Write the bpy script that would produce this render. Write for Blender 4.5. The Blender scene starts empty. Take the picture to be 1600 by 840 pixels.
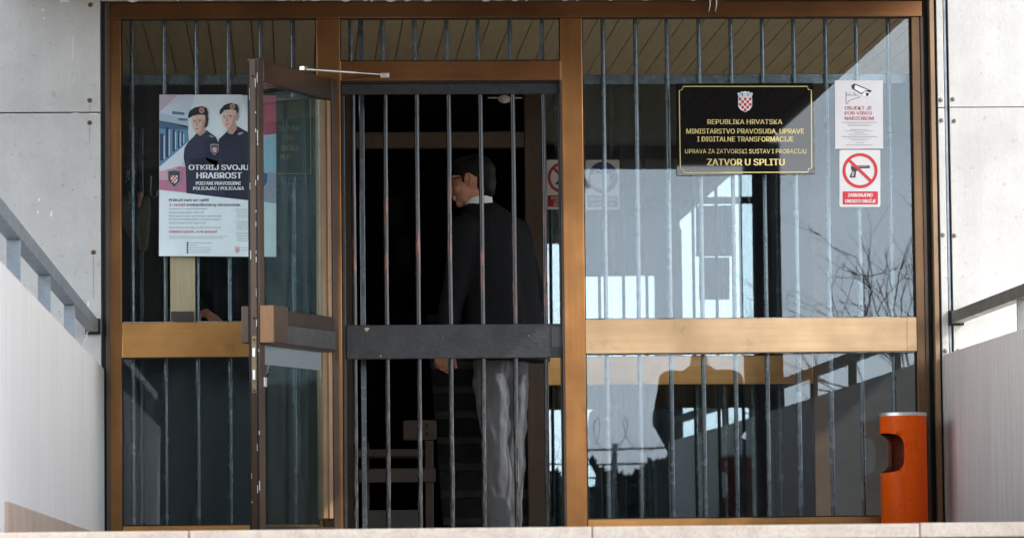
import bpy, bmesh, math, random
from mathutils import Vector, Matrix, noise as mnoise

random.seed(7)
R = math.radians
scene = bpy.context.scene
COL = scene.collection

# ------------------------------------------------------------------ camera
FPX, DIST, ZC = 6200.0, 18.24, -0.106
CAM = Vector((0.0, -DIST, ZC))
roll = R(0.6)
yc = Vector((-340, -465, -FPX)).normalized()
zc_ = Vector((-math.sin(roll), math.cos(roll), 0))
zc_.z = -(zc_.x * yc.x + zc_.y * yc.y) / yc.z
zc_.normalize()
xc = yc.cross(zc_)
W2C = Matrix((xc, yc, zc_)).transposed()          # world -> camera
C2W = W2C.transposed()
cam_data = bpy.data.cameras.new('Camera')
cam = bpy.data.objects.new('Camera', cam_data)
COL.objects.link(cam)
cam.matrix_world = Matrix.Translation(CAM) @ C2W.to_4x4()
cam_data.sensor_width = 36
cam_data.lens = FPX / 1600 * 36
cam_data.clip_start = 0.5
cam_data.clip_end = 3000
cam_data.dof.use_dof = True
cam_data.dof.focus_distance = 18.2
cam_data.dof.aperture_fstop = 8.0
scene.camera = cam

# ------------------------------------------------------------------ light
SUN_EL, SUN_AZ = R(36.8), R(64)                     # azimuth from the facade normal towards +X
sdir = Vector((math.cos(SUN_EL) * math.sin(SUN_AZ), -math.cos(SUN_EL) * math.cos(SUN_AZ), math.sin(SUN_EL)))
world = bpy.data.worlds.new('World')
scene.world = world
world.use_nodes = True
wn = world.node_tree
sky = wn.nodes.new('ShaderNodeTexSky')
sky.sky_type = 'NISHITA'
sky.sun_disc = False
sky.sun_elevation = SUN_EL
sky.sun_rotation = R(116)
sky.air_density = 1.0
sky.dust_density = 0.5
sky.ozone_density = 2.0
bg = wn.nodes['Background']
bg.inputs['Strength'].default_value = 0.15
hs = wn.nodes.new('ShaderNodeHueSaturation'); hs.inputs['Saturation'].default_value = 0.65
wn.links.new(sky.outputs[0], hs.inputs['Color'])
# bright cloud band added low over the horizon to strengthen reflections and fill
tc = wn.nodes.new('ShaderNodeTexCoord'); sz = wn.nodes.new('ShaderNodeSeparateXYZ'); wn.links.new(tc.outputs['Generated'], sz.inputs[0])
el = wn.nodes.new('ShaderNodeMapRange'); el.interpolation_type = 'SMOOTHSTEP'
el.inputs['From Min'].default_value = 0.10; el.inputs['From Max'].default_value = 0.42; el.inputs['To Min'].default_value = 1; el.inputs['To Max'].default_value = 0
wn.links.new(sz.outputs['Z'], el.inputs['Value'])
mpw = wn.nodes.new('ShaderNodeMapping'); mpw.inputs['Scale'].default_value = (1, 1, 3.5); wn.links.new(tc.outputs['Generated'], mpw.inputs[0])
nw = wn.nodes.new('ShaderNodeTexNoise'); nw.inputs['Scale'].default_value = 3.0; nw.inputs['Detail'].default_value = 6; wn.links.new(mpw.outputs[0], nw.inputs['Vector'])
rw = wn.nodes.new('ShaderNodeMapRange'); rw.inputs['From Min'].default_value = 0.25; rw.inputs['From Max'].default_value = 0.62; wn.links.new(nw.outputs['Fac'], rw.inputs['Value'])
mw = wn.nodes.new('ShaderNodeMath'); mw.operation = 'MULTIPLY'; wn.links.new(el.outputs[0], mw.inputs[0]); wn.links.new(rw.outputs[0], mw.inputs[1])
xw = wn.nodes.new('ShaderNodeMix'); xw.data_type = 'RGBA'; wn.links.new(mw.outputs[0], xw.inputs['Factor'])
wn.links.new(hs.outputs[0], xw.inputs['A']); xw.inputs['B'].default_value = (18.0, 19.0, 20.0, 1)
wn.links.new(xw.outputs['Result'], bg.inputs[0])
sun_data = bpy.data.lights.new('Sun', 'SUN')
sun_data.energy = 2.0
sun_data.angle = R(0.5)
sun_data.color = (1.0, 0.95, 0.87)
sun = bpy.data.objects.new('Sun', sun_data)
COL.objects.link(sun)
sun.rotation_euler = sdir.to_track_quat('Z', 'Y').to_euler()
scene.view_settings.view_transform = 'Standard'
scene.view_settings.look = 'None'
scene.view_settings.gamma = 1
scene.view_settings.use_curve_mapping = False
scene.view_settings.exposure = 1.22
scene.cycles.use_denoising = True
scene.cycles.max_bounces = 14
scene.cycles.diffuse_bounces = 5
scene.cycles.glossy_bounces = 6
scene.cycles.transparent_max_bounces = 24
scene.cycles.sample_clamp_indirect = 6
scene.cycles.caustics_reflective = False
scene.cycles.caustics_refractive = False

# ------------------------------------------------------------------ helpers
def F(px, py, Y=0.0):
    """a point of the place at depth Y from its measured position in the 1600x840 photograph"""
    d = C2W @ Vector((px - 800, 420 - py, -FPX))
    return CAM + d * ((Y - CAM.y) / d.y)
def FX(px, py=450, Y=0.0): return F(px, py, Y).x
def FZ(py, px=800, Y=0.0): return F(px, py, Y).z

def tag(o, label=None, cat=None, group=None, kind=None):
    if label: o['label'] = label
    if cat: o['category'] = cat
    if group: o['group'] = group
    if kind: o['kind'] = kind
    return o
def thing(name, label, cat, loc=(0, 0, 0), group=None):
    o = bpy.data.objects.new(name, None)
    COL.objects.link(o)
    o.empty_display_size = 0.1
    o.location = loc
    return tag(o, label, cat, group)
def origin(o):
    v = Vector((0, 0, 0))
    while o is not None:
        v = v + o.location
        o = o.parent
    return v

class MB:
    def __init__(s):
        s.v = []; s.f = []; s.m = []; s.cm = 0
    def add(s, vs, fs, m=None):
        b = len(s.v)
        s.v += [tuple(p) for p in vs]
        for f in fs:
            s.f.append(tuple(i + b for i in f)); s.m.append(s.cm if m is None else m)
    def box(s, x0, x1, y0, y1, z0, z1, m=None):
        v = [(x0,y0,z0),(x1,y0,z0),(x1,y1,z0),(x0,y1,z0),(x0,y0,z1),(x1,y0,z1),(x1,y1,z1),(x0,y1,z1)]
        s.add(v, [(0,3,2,1),(4,5,6,7),(0,1,5,4),(1,2,6,5),(2,3,7,6),(3,0,4,7)], m)
        return s
    def obox(s, o, ax, ay, az, a, b, c, m=None):
        """box with axes; a,b,c = (min,max) along each axis"""
        o = Vector(o); v = []
        for k in range(2):
            for (i, j) in ((0,0),(1,0),(1,1),(0,1)):
                v.append(o + ax*a[i] + ay*b[j] + az*c[k])
        s.add(v, [(0,3,2,1),(4,5,6,7),(0,1,5,4),(1,2,6,5),(2,3,7,6),(3,0,4,7)], m)
        return s
    def poly(s, pts, m=None):
        s.add(pts, [tuple(range(len(pts)))], m); return s
    def prism(s, pts, vec, m=None):
        n = len(pts); vec = Vector(vec)
        v = [Vector(p) for p in pts] + [Vector(p) + vec for p in pts]
        fs = [tuple(range(n))[::-1], tuple(range(n, 2*n))]
        for i in range(n): fs.append((i, (i+1) % n, n + (i+1) % n, n + i))
        s.add(v, fs, m); return s
    def tube(s, pts, rad, n=10, cap=True, m=None):
        pts = [Vector(p) for p in pts]
        if not isinstance(rad, (list, tuple)): rad = [rad] * len(pts)
        rings = []; up = None
        for i, p in enumerate(pts):
            a = pts[max(i-1, 0)]; b = pts[min(i+1, len(pts)-1)]
            t = (b - a).normalized()
            if up is None:
                up = Vector((0,0,1)) if abs(t.z) < .9 else Vector((1,0,0))
            side = t.cross(up).normalized(); up = side.cross(t).normalized()
            rings.append([p + (side*math.cos(2*math.pi*k/n) + up*math.sin(2*math.pi*k/n)) * rad[i] for k in range(n)])
        v = [q for r in rings for q in r]; fs = []
        for i in range(len(pts)-1):
            for k in range(n):
                fs.append((i*n+k, i*n+(k+1)%n, (i+1)*n+(k+1)%n, (i+1)*n+k))
        if cap:
            fs.append(tuple(range(n))[::-1]); fs.append(tuple(range((len(pts)-1)*n, len(pts)*n)))
        s.add(v, fs, m); return s
    def ell(s, c, r, rot=None, nu=20, nv=14, m=None):
        c = Vector(c); v = []; fs = []
        for j in range(nv+1):
            th = math.pi * j / nv
            for i in range(nu):
                ph = 2*math.pi*i/nu
                p = Vector((r[0]*math.sin(th)*math.cos(ph), r[1]*math.sin(th)*math.sin(ph), r[2]*math.cos(th)))
                if rot: p = rot @ p
                v.append(c + p)
        for j in range(nv):
            for i in range(nu):
                fs.append((j*nu+i, (j+1)*nu+i, (j+1)*nu+(i+1)%nu, j*nu+(i+1)%nu))
        s.add(v, fs, m); return s
    def loft(s, rings, cap=True, m=None):
        n = len(rings[0]); v = [p for r in rings for p in r]; fs = []
        for i in range(len(rings)-1):
            for k in range(n):
                fs.append((i*n+k, i*n+(k+1)%n, (i+1)*n+(k+1)%n, (i+1)*n+k))
        if cap:
            fs.append(tuple(range(n))[::-1]); fs.append(tuple(range((len(rings)-1)*n, len(rings)*n)))
        s.add(v, fs, m); return s
    def mesh(s, name):
        me = bpy.data.meshes.new(name)
        me.from_pydata(s.v, [], s.f)
        me.polygons.foreach_set('material_index', s.m)
        me.update()
        return me
    def build(s, name, mats, parent=None, smooth=False, bevel=0, fixn=True, angle=40, loc=None):
        if not isinstance(mats, (list, tuple)): mats = [mats]
        if parent is not None:
            off = origin(parent)
        else:
            off = Vector(loc) if loc is not None else Vector((0, 0, 0))
        if off.length: s.v = [tuple(Vector(p) - off) for p in s.v]
        me = s.mesh(name)
        if fixn:
            b = bmesh.new(); b.from_mesh(me); bmesh.ops.recalc_face_normals(b, faces=b.faces); b.to_mesh(me); b.free()
        for m in mats: me.materials.append(m)
        o = bpy.data.objects.new(name, me)
        COL.objects.link(o)
        if parent is not None: o.parent = parent
        else: o.location = off
        if smooth:
            me.polygons.foreach_set('use_smooth', [True]*len(me.polygons))
            if angle:
                try: me.set_sharp_from_angle(angle=R(angle))
                except Exception: pass
        if bevel:
            bv = o.modifiers.new('Bevel', 'BEVEL'); bv.width = bevel; bv.segments = 2; bv.limit_method = 'ANGLE'; bv.angle_limit = R(50)
        return o

def remesh(mb, voxel, smooth=4, disp=None, sfac=.5):
    """fuse the pieces of a builder into one continuous surface"""
    me = mb.mesh('tmp')
    b = bmesh.new(); b.from_mesh(me); bmesh.ops.recalc_face_normals(b, faces=b.faces); b.to_mesh(me); b.free()
    o = bpy.data.objects.new('tmp', me); COL.objects.link(o)
    md = o.modifiers.new('r', 'REMESH'); md.mode = 'VOXEL'; md.voxel_size = voxel
    if smooth:
        sm = o.modifiers.new('s', 'SMOOTH'); sm.factor = sfac; sm.iterations = smooth
    dg = bpy.context.evaluated_depsgraph_get(); dg.update()
    e = bpy.data.meshes.new_from_object(o.evaluated_get(dg))
    bpy.data.objects.remove(o); bpy.data.meshes.remove(me)
    out = MB()
    nv = [(v.co.copy(), v.normal.copy()) for v in e.vertices]
    out.v = [tuple(c + n * disp(c)) if disp else tuple(c) for c, n in nv]
    out.f = [tuple(p.vertices) for p in e.polygons]; out.m = [0]*len(out.f)
    bpy.data.meshes.remove(e)
    return out

# ------------------------------------------------------------------ materials
def mat(name):
    m = bpy.data.materials.new(name); m.use_nodes = True
    nt = m.node_tree
    return m, nt, nt.nodes['Principled BSDF']
def ramp(nt, src, stops):
    r = nt.nodes.new('ShaderNodeValToRGB')
    el = r.color_ramp.elements
    while len(el) < len(stops): el.new(.5)
    for e, (p, c) in zip(el, stops):
        e.position = p; e.color = (c[0], c[1], c[2], 1) if isinstance(c, (tuple, list)) else (c, c, c, 1)
    nt.links.new(src, r.inputs[0])
    return r.outputs[0]
def nz(nt, scale=5, detail=4, rough=.6, stretch=(1,1,1), dist=0, off=(0,0,0)):
    tc = nt.nodes.new('ShaderNodeNewGeometry')
    mp = nt.nodes.new('ShaderNodeMapping'); mp.inputs['Scale'].default_value = stretch; mp.inputs['Location'].default_value = off
    n = nt.nodes.new('ShaderNodeTexNoise'); n.inputs['Scale'].default_value = scale; n.inputs['Detail'].default_value = detail
    n.inputs['Roughness'].default_value = rough; n.inputs['Distortion'].default_value = dist
    nt.links.new(tc.outputs['Position'], mp.inputs[0]); nt.links.new(mp.outputs[0], n.inputs['Vector'])
    return n.outputs['Fac']
def mixc(nt, fac, a, b, mode='MIX'):
    x = nt.nodes.new('ShaderNodeMix'); x.data_type = 'RGBA'; x.blend_type = mode
    for sock, val in ((x.inputs['Factor'], fac), (x.inputs['A'], a), (x.inputs['B'], b)):
        if hasattr(val, 'is_linked'): nt.links.new(val, sock)
        elif isinstance(val, (int, float)): sock.default_value = val if sock.type == 'VALUE' else (val, val, val, 1)
        else: sock.default_value = (*val, 1)
    return x.outputs['Result']
def bump(nt, p, h, strength=.3, dist=.01):
    b = nt.nodes.new('ShaderNodeBump'); b.inputs['Strength'].default_value = strength; b.inputs['Distance'].default_value = dist
    nt.links.new(h, b.inputs['Height']); nt.links.new(b.outputs[0], p.inputs['Normal'])
def plain(name, col, rough=.5, metal=0, spec=.5, coat=0):
    m, nt, p = mat(name)
    p.inputs['Base Color'].default_value = (*col, 1); p.inputs['Roughness'].default_value = rough
    p.inputs['Metallic'].default_value = metal; p.inputs['Specular IOR Level'].default_value = spec
    p.inputs['Coat Weight'].default_value = coat
    return m
def worn(name, col, col2, rough=.5, metal=0, scale=6, stretch=(1,1,1), lo=.4, hi=.65, bs=.15, bscale=60, spec=.5, bstretch=None, bd=.003):
    m, nt, p = mat(name)
    f = ramp(nt, nz(nt, scale, 6, .65, stretch), [(lo, 0), (hi, 1)])
    nt.links.new(mixc(nt, f, col, col2), p.inputs['Base Color'])
    rr = ramp(nt, nz(nt, scale*2.3, 4, .6, stretch, off=(3,1,2)), [(.3, max(rough-.12, .03)), (.7, min(rough+.12, 1))])
    nt.links.new(rr, p.inputs['Roughness'])
    p.inputs['Metallic'].default_value = metal; p.inputs['Specular IOR Level'].default_value = spec
    if bs: bump(nt, p, nz(nt, bscale, 3, .6, bstretch or stretch), bs, bd)
    return m

M = {}
# bronze anodised aluminium, faded in streaks along the profile
def bronze(name, a, b, stretch, rough=.42, metal=.45):
    m, nt, p = mat(name)
    f = ramp(nt, nz(nt, 30, 5, .7, stretch), [(.3, 0), (.7, 1)])
    f2 = ramp(nt, nz(nt, 2.2, 3, .6, (1,1,1), off=(2,5,1)), [(.35, 0), (.7, 1)])
    c = mixc(nt, f, a, b)
    c = mixc(nt, f2, c, tuple(x*.68 for x in a))
    sc = ramp(nt, nz(nt, 26, 6, .75, tuple(k*k for k in stretch) if min(stretch) > .02 else stretch, off=(6,2,8)), [(.60, 0), (.70, 1)])
    c = mixc(nt, mixc(nt, sc, 0.0, .35), c, tuple(min(1, x*1.35+.03) for x in b))
    gr = ramp(nt, nz(nt, 7, 6, .75, off=(8,1,5)), [(.56, 0), (.72, 1)])
    c = mixc(nt, mixc(nt, gr, 0.0, .35), c, (.06,.04,.025))
    sp = ramp(nt, nz(nt, 55, 3, .7, (1,1,1), off=(9,9,9)), [(.72, 0), (.76, 1)])
    c = mixc(nt, mixc(nt, sp, 0.0, .25), c, (.6, .5, .4))
    nt.links.new(c, p.inputs['Base Color'])
    p.inputs['Metallic'].default_value = metal; p.inputs['Roughness'].default_value = rough
    bump(nt, p, nz(nt, 60, 3, .6, stretch), .05, .002)
    return m
M['bronze_v'] = bronze('bronze_vertical', (.31,.135,.042), (.44,.205,.072), (1,1,.04), .26, .8)
M['bronze_h'] = bronze('bronze_horizontal', (.50,.235,.068), (.62,.33,.115), (.04,1,1), .3, .7)
M['bronze_sunlit'] = bronze('bronze_sunlit', (.56,.36,.19), (.68,.46,.27), (.03,1,1), .34, .5)  # right mid rail: sunlight on it is put into this paler copy
M['bronze_inner'] = bronze('bronze_inner', (.105,.062,.034), (.15,.09,.05), (1,1,.05), .5, .1)
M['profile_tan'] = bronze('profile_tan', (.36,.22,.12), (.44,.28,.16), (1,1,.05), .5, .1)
M['profile_brown'] = bronze('profile_brown', (.22,.14,.07), (.30,.19,.10), (1,1,.05), .5, .1)
M['bronze_post'] = bronze('bronze_post', (.22,.095,.032), (.31,.145,.05), (1,1,.04), .28, .75)
M['bronze_jamb_shaded'] = bronze('bronze_jamb_shaded', (.13,.066,.028), (.19,.10,.045), (1,1,.04), .32, .6)  # right jamb: its shade is carried by a darker base colour
M['bronze_top'] = bronze('bronze_shaded', (.20,.082,.028), (.28,.12,.042), (.04,1,1), .26, .75)  # header and transom: shade under the soffit painted in as darker bronze
M['bronze_dark'] = bronze('bronze_dark', (.075,.042,.025), (.12,.07,.04), (1,1,.05), .4, .3)
M['bronze_dark_h'] = bronze('bronze_dark_horizontal', (.045,.028,.02), (.075,.045,.03), (.1,.1,1), .28, .2)
V0 = lambda *a: Vector(a)
M['sealant'] = plain('old_sealant', (.50,.48,.44), .8)
M['gasket'] = plain('gasket', (.012,.011,.010), .7)
M['black_paint'] = worn('black_paint', (.012,.013,.015), (.025,.026,.03), .35, 0, 25, bs=.1)
# wall panels: pale fibre cement, fine vertical weave, small pits and grey dirt
def panel_mat(name, base):
    m, nt, p = mat(name)
    a = ramp(nt, nz(nt, 3, 6, .7), [(.35, 0), (.7, 1)])
    c = mixc(nt, a, base, tuple(x*.82 for x in base))
    wr_ = ramp(nt, nz(nt, 9, 5, .7, (1,1,.06), off=(2,9,4)), [(.48, 0), (.75, 1)])
    c = mixc(nt, mixc(nt, wr_, 0.0, .22), c, tuple(x*.62 for x in base))
    v = ramp(nt, nz(nt, 90, 4, .7, (1,1,.35)), [(.35, 0), (.75, 1)])
    c = mixc(nt, mixc(nt, v, 0.0, .22), c, tuple(x*.6 for x in base))
    s = ramp(nt, nz(nt, 38, 3, .6, off=(4,4,4)), [(.69, 0), (.74, 1)])
    c = mixc(nt, mixc(nt, s, 0.0, .55), c, (.15,.14,.13))
    low = ramp(nt, nz(nt, 22, 5, .75, off=(1,7,3)), [(.60, 0), (.68, 1)])
    c = mixc(nt, mixc(nt, low, 0.0, .30), c, (.2,.19,.17))
    nt.links.new(c, p.inputs['Base Color']); p.inputs['Roughness'].default_value = .85
    p.inputs['Specular IOR Level'].default_value = .2
    bump(nt, p, nz(nt, 140, 3, .7, (1,1,.5)), .25, .003)
    return m
M['panel'] = panel_mat('wall_panel', (.66,.637,.60))
# parapets: white paint with vertical rain streaks
def streak(name, base, dark, amt, rust=.0):
    m, nt, p = mat(name)
    a = ramp(nt, nz(nt, 26, 6, .75, (1,1,.05)), [(.35, 0), (.8, 1)])
    b = ramp(nt, nz(nt, 2.5, 4, .6, off=(5,3,1)), [(.35, 0), (.7, 1)])
    c = mixc(nt, mixc(nt, a, 0.0, amt), base, dark)
    c = mixc(nt, mixc(nt, b, 0.0, .2), c, tuple(x*.8 for x in base))
    if rust:
        s = ramp(nt, nz(nt, 45, 5, .7, (1,1,.07), off=(3,8,2)), [(.64, 0), (.74, 1)])
        c = mixc(nt, mixc(nt, s, 0.0, rust), c, (.22,.14,.09))
    nt.links.new(c, p.inputs['Base Color']); p.inputs['Roughness'].default_value = .7
    p.inputs['Specular IOR Level'].default_value = .3
    bump(nt, p, nz(nt, 60, 4, .7, (1,1,.3)), .15, .004)
    return m
M['parapet'] = streak('parapet_paint', (.85,.82,.785), (.52,.49,.46), .5)
M['parapet_b'] = streak('parapet_paint_worn', (.88,.82,.79), (.46,.40,.37), .55, .7)
M['travertine'] = worn('travertine', (.58,.46,.37), (.40,.28,.21), .6, 0, 18, (1,1,.25), .35, .7, .2, 80)
def marble():
    m, nt, p = mat('marble_step')
    a = ramp(nt, nz(nt, 5, 8, .75, dist=1.5), [(.35, 0), (.65, 1)])
    c = mixc(nt, a, (.58,.52,.45), (.47,.39,.33))
    v = ramp(nt, nz(nt, 11, 6, .7, dist=2.5, off=(1,2,3)), [(.47, 0), (.5, 1), (.53, 0)])
    c = mixc(nt, mixc(nt, v, 0.0, .6), c, (.3,.25,.22))
    nt.links.new(c, p.inputs['Base Color']); p.inputs['Roughness'].default_value = .5
    bump(nt, p, nz(nt, 70, 4, .7), .15, .003)
    return m
M['marble'] = marble()
M['steel_grey'] = worn('galvanised_steel', (.30,.34,.37), (.22,.25,.28), .45, .5, 12, (1,1,1), .4, .65, .08, 90)
M['push_bar'] = worn('push_bar_grey', (.085,.08,.078), (.06,.056,.054), .4, .2, 12, bs=.05)
M['steel_olive'] = worn('grey_painted_steel', (.24,.24,.22), (.18,.18,.16), .45, .3, 12, bs=.05)
M['bar'] = worn('dark_steel_bar', (.10,.115,.125), (.115,.13,.14), .24, .45, 6, bs=0)
def gate_bar():
    m, nt, p = mat('gate_bar_worn')
    g = nt.nodes.new('ShaderNodeNewGeometry'); sx = nt.nodes.new('ShaderNodeSeparateXYZ'); nt.links.new(g.outputs['Position'], sx.inputs[0])
    zone = ramp(nt, sx.outputs['Z'], [(.0, 0), (.38, 0), (.48, 1), (.60, 1), (.68, 0)])   # height scaled below
    mr = nt.nodes.new('ShaderNodeMath'); mr.operation = 'MULTIPLY'; mr.inputs[1].default_value = .4
    nt.links.new(sx.outputs['Z'], mr.inputs[0])
    for l in list(nt.links):
        if l.to_node.type == 'VALTORGB' and l.from_node == sx: nt.links.remove(l)
    nt.links.new(mr.outputs[0], zone.node.inputs[0])
    n = ramp(nt, nz(nt, 14, 5, .7, (3,3,.35)), [(.50, 0), (.60, 1)])
    mul = nt.nodes.new('ShaderNodeMath'); mul.operation = 'MULTIPLY'; nt.links.new(zone, mul.inputs[0]); nt.links.new(n, mul.inputs[1])
    lowz = ramp(nt, mr.outputs[0], [(.0, 1), (.20, 1), (.34, 0)])
    n2 = ramp(nt, nz(nt, 110, 4, .8, (1,1,.12), off=(2,2,2)), [(.45, 0), (.7, .8)])
    mul2 = nt.nodes.new('ShaderNodeMath'); mul2.operation = 'MULTIPLY'; nt.links.new(lowz, mul2.inputs[0]); nt.links.new(n2, mul2.inputs[1])
    c = mixc(nt, mul.outputs[0], (.014,.015,.017), (.20,.055,.035))
    c = mixc(nt, mul2.outputs[0], c, (.22,.215,.21))
    nt.links.new(c, p.inputs['Base Color'])
    p.inputs['Roughness'].default_value = .24; p.inputs['Metallic'].default_value = .2
    bump(nt, p, nz(nt, 80, 4, .7), .1, .002)
    return m
M['gate_bar'] = gate_bar()
M['gate_band'] = worn('black_leatherette', (.022,.023,.026), (.04,.04,.044), .42, 0, 8, (1,1,1), .4, .7, .9, 70, bd=.004, bstretch=(.6,1,1))
M['chip'] = plain('chipped_wood', (.55,.45,.32), .8)

def glass(name, tint, refl, rcol, wave=.02, dust=.03):
    m = bpy.data.materials.new(name); m.use_nodes = True
    nt = m.node_tree; nt.nodes.clear()
    out = nt.nodes.new('ShaderNodeOutputMaterial')
    tr = nt.nodes.new('ShaderNodeBsdfTransparent'); tr.inputs[0].default_value = (*tint, 1)
    gl = nt.nodes.new('ShaderNodeBsdfGlossy'); gl.inputs[0].default_value = (*rcol, 1); gl.inputs['Roughness'].default_value = .004
    df = nt.nodes.new('ShaderNodeBsdfDiffuse'); df.inputs[0].default_value = (.6, .62, .62, 1)
    lw = nt.nodes.new('ShaderNodeLayerWeight'); lw.inputs[0].default_value = .5
    fr = nt.nodes.new('ShaderNodeMapRange'); fr.inputs['To Min'].default_value = refl; fr.inputs['To Max'].default_value = .8
    pw = nt.nodes.new('ShaderNodeMath'); pw.operation = 'POWER'; pw.inputs[1].default_value = 4.5
    nt.links.new(lw.outputs['Facing'], pw.inputs[0]); nt.links.new(pw.outputs[0], fr.inputs['Value'])
    b = nt.nodes.new('ShaderNodeBump'); b.inputs['Strength'].default_value = wave; b.inputs['Distance'].default_value = .1
    nt.links.new(nz(nt, .9, 0, .5, (1.3,1,.8)), b.inputs['Height'])
    nt.links.new(b.outputs[0], gl.inputs['Normal'])
    mx = nt.nodes.new('ShaderNodeMixShader'); nt.links.new(fr.outputs[0], mx.inputs[0])
    nt.links.new(tr.outputs[0], mx.inputs[1]); nt.links.new(gl.outputs[0], mx.inputs[2])
    d = ramp(nt, nz(nt, 90, 3, .7), [(.60, 0), (.72, 1)])
    st = ramp(nt, nz(nt, 20, 5, .7, (1,1,.06), off=(3,3,3)), [(.45, 0), (.8, 1)])
    dm = nt.nodes.new('ShaderNodeMath'); dm.operation = 'MULTIPLY_ADD'; dm.inputs[1].default_value = dust*2
    nt.links.new(d, dm.inputs[0])
    dm2 = nt.nodes.new('ShaderNodeMath'); dm2.operation = 'MULTIPLY'; dm2.inputs[1].default_value = dust
    nt.links.new(st, dm2.inputs[0]); nt.links.new(dm2.outputs[0], dm.inputs[2])
    mx2 = nt.nodes.new('ShaderNodeMixShader'); nt.links.new(dm.outputs[0], mx2.inputs[0])
    nt.links.new(mx.outputs[0], mx2.inputs[1]); nt.links.new(df.outputs[0], mx2.inputs[2])
    nt.links.new(mx2.outputs[0], out.inputs['Surface'])
    return m
M['glass'] = glass('window_glass', (.93,.96,.97), .032, (.82,.92,1.0), .02, .010)
M['glass_left'] = glass('window_glass_left', (.93,.96,.97), .03, (.84,.92,1.0), .02, .010)
M['glass_in'] = glass('partition_glass', (.85,.9,.9), .10, (.84,.95,1.0), .01, .006)
M['glass_door'] = glass('door_glass', (.86,.94,.94), .035, (.88,1.0,1.0), .004, .015)

def wood(name, a, b, stretch=(1,1,.08), rough=.5):
    m, nt, p = mat(name)
    f = ramp(nt, nz(nt, 40, 6, .7, stretch, dist=.6), [(.35, 0), (.68, 1)])
    nt.links.new(mixc(nt, f, a, b), p.inputs['Base Color']); p.inputs['Roughness'].default_value = rough
    bump(nt, p, nz(nt, 60, 4, .6, stretch), .1, .002)
    return m
M['oak'] = wood('oak_board', (.74,.54,.33), (.60,.40,.22))
M['bench_wood'] = wood('bench_wood', (.095,.055,.03), (.06,.034,.02), (.1,1,1))
M['orange_block'] = wood('orange_block', (.38,.17,.05), (.29,.12,.035), (1,1,.1), .35)
M['silver'] = plain('aluminium', (.70,.68,.64), .35, .9)
M['brass'] = worn('worn_brass', (.30,.22,.13), (.20,.14,.08), .5, .5, 40)
M['white_paint'] = plain('white_paint', (.82,.81,.78), .6)
M['cream_plaster'] = worn('cream_plaster', (.60,.52,.42), (.42,.35,.27), .85, 0, 20, bs=.5, bscale=50)
M['rusty_screw'] = worn('rusty_screw', (.10,.055,.03), (.22,.12,.06), .7, .4, 80)
M['screw'] = worn('steel_screw', (.25,.21,.18), (.14,.1,.08), .5, .6, 80)
M['cable'] = plain('white_cable', (.72,.70,.62), .5)
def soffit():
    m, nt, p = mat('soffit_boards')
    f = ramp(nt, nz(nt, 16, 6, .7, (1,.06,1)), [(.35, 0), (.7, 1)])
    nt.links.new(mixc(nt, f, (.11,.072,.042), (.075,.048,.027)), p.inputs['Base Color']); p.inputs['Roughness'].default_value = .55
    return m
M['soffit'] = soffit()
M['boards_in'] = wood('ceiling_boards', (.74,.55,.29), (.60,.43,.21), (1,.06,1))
M['concrete'] = worn('concrete', (.46,.45,.43), (.34,.33,.31), .85, 0, 6, bs=.3, bscale=60)
M['dark_concrete'] = worn('dark_painted_concrete', (.07,.075,.085), (.05,.052,.06), .7, 0, 6)
def bin_mat():
    m, nt, p = mat('orange_enamel')
    f = ramp(nt, nz(nt, 12, 6, .7, (1,1,.2)), [(.35, 0), (.75, 1)])
    c = mixc(nt, f, (.95,.125,.004), (.86,.095,.003))
    s = ramp(nt, nz(nt, 60, 4, .7, off=(1,3,2)), [(.62, 0), (.68, 1)])
    c = mixc(nt, mixc(nt, s, 0.0, .6), c, (.22,.04,.01))
    q = ramp(nt, nz(nt, 16, 5, .75, (1,1,.35), off=(7,3,2)), [(.58, 0), (.75, 1)])
    c = mixc(nt, mixc(nt, q, 0.0, .45), c, (.35,.06,.012))
    nt.links.new(c, p.inputs['Base Color']); p.inputs['Roughness'].default_value = .3; p.inputs['Specular IOR Level'].default_value = .12
    bump(nt, p, nz(nt, 6, 3, .5), .05, .01)
    return m
M['bin'] = bin_mat()
M['bin_in'] = worn('bin_inner', (.22,.03,.006), (.10,.02,.008), .6, 0, 20)
M['black'] = plain('black', (.006,.006,.006), .6)
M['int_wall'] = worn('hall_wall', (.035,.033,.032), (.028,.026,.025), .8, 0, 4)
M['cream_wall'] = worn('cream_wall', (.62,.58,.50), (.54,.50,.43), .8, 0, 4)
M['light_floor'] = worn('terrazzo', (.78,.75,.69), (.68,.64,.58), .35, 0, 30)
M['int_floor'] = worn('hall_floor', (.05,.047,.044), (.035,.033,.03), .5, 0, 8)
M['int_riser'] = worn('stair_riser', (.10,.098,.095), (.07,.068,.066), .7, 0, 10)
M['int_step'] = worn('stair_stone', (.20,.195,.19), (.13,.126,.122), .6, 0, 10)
M['counter'] = plain('counter_dark', (.018,.022,.026), .5)
M['paper'] = plain('paper', (.80,.80,.78), .7)
M['lamp_white'] = plain('lamp_shade_white', (.8,.77,.68), .5)
M['asphalt'] = worn('asphalt', (.12,.12,.12), (.09,.09,.088), .9, 0, 3, bs=.4, bscale=120)
M['paving'] = worn('paving', (.42,.40,.37), (.33,.31,.29), .85, 0, 2, bs=.3, bscale=60)

# ------------------------------------------------------------------ setting
g = MB(); g.poly([(-400,-600,-1.5),(400,-600,-1.5),(400,300,-1.5),(-400,300,-1.5)])
tag(g.build('ground', M['paving']), kind='structure')

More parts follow.
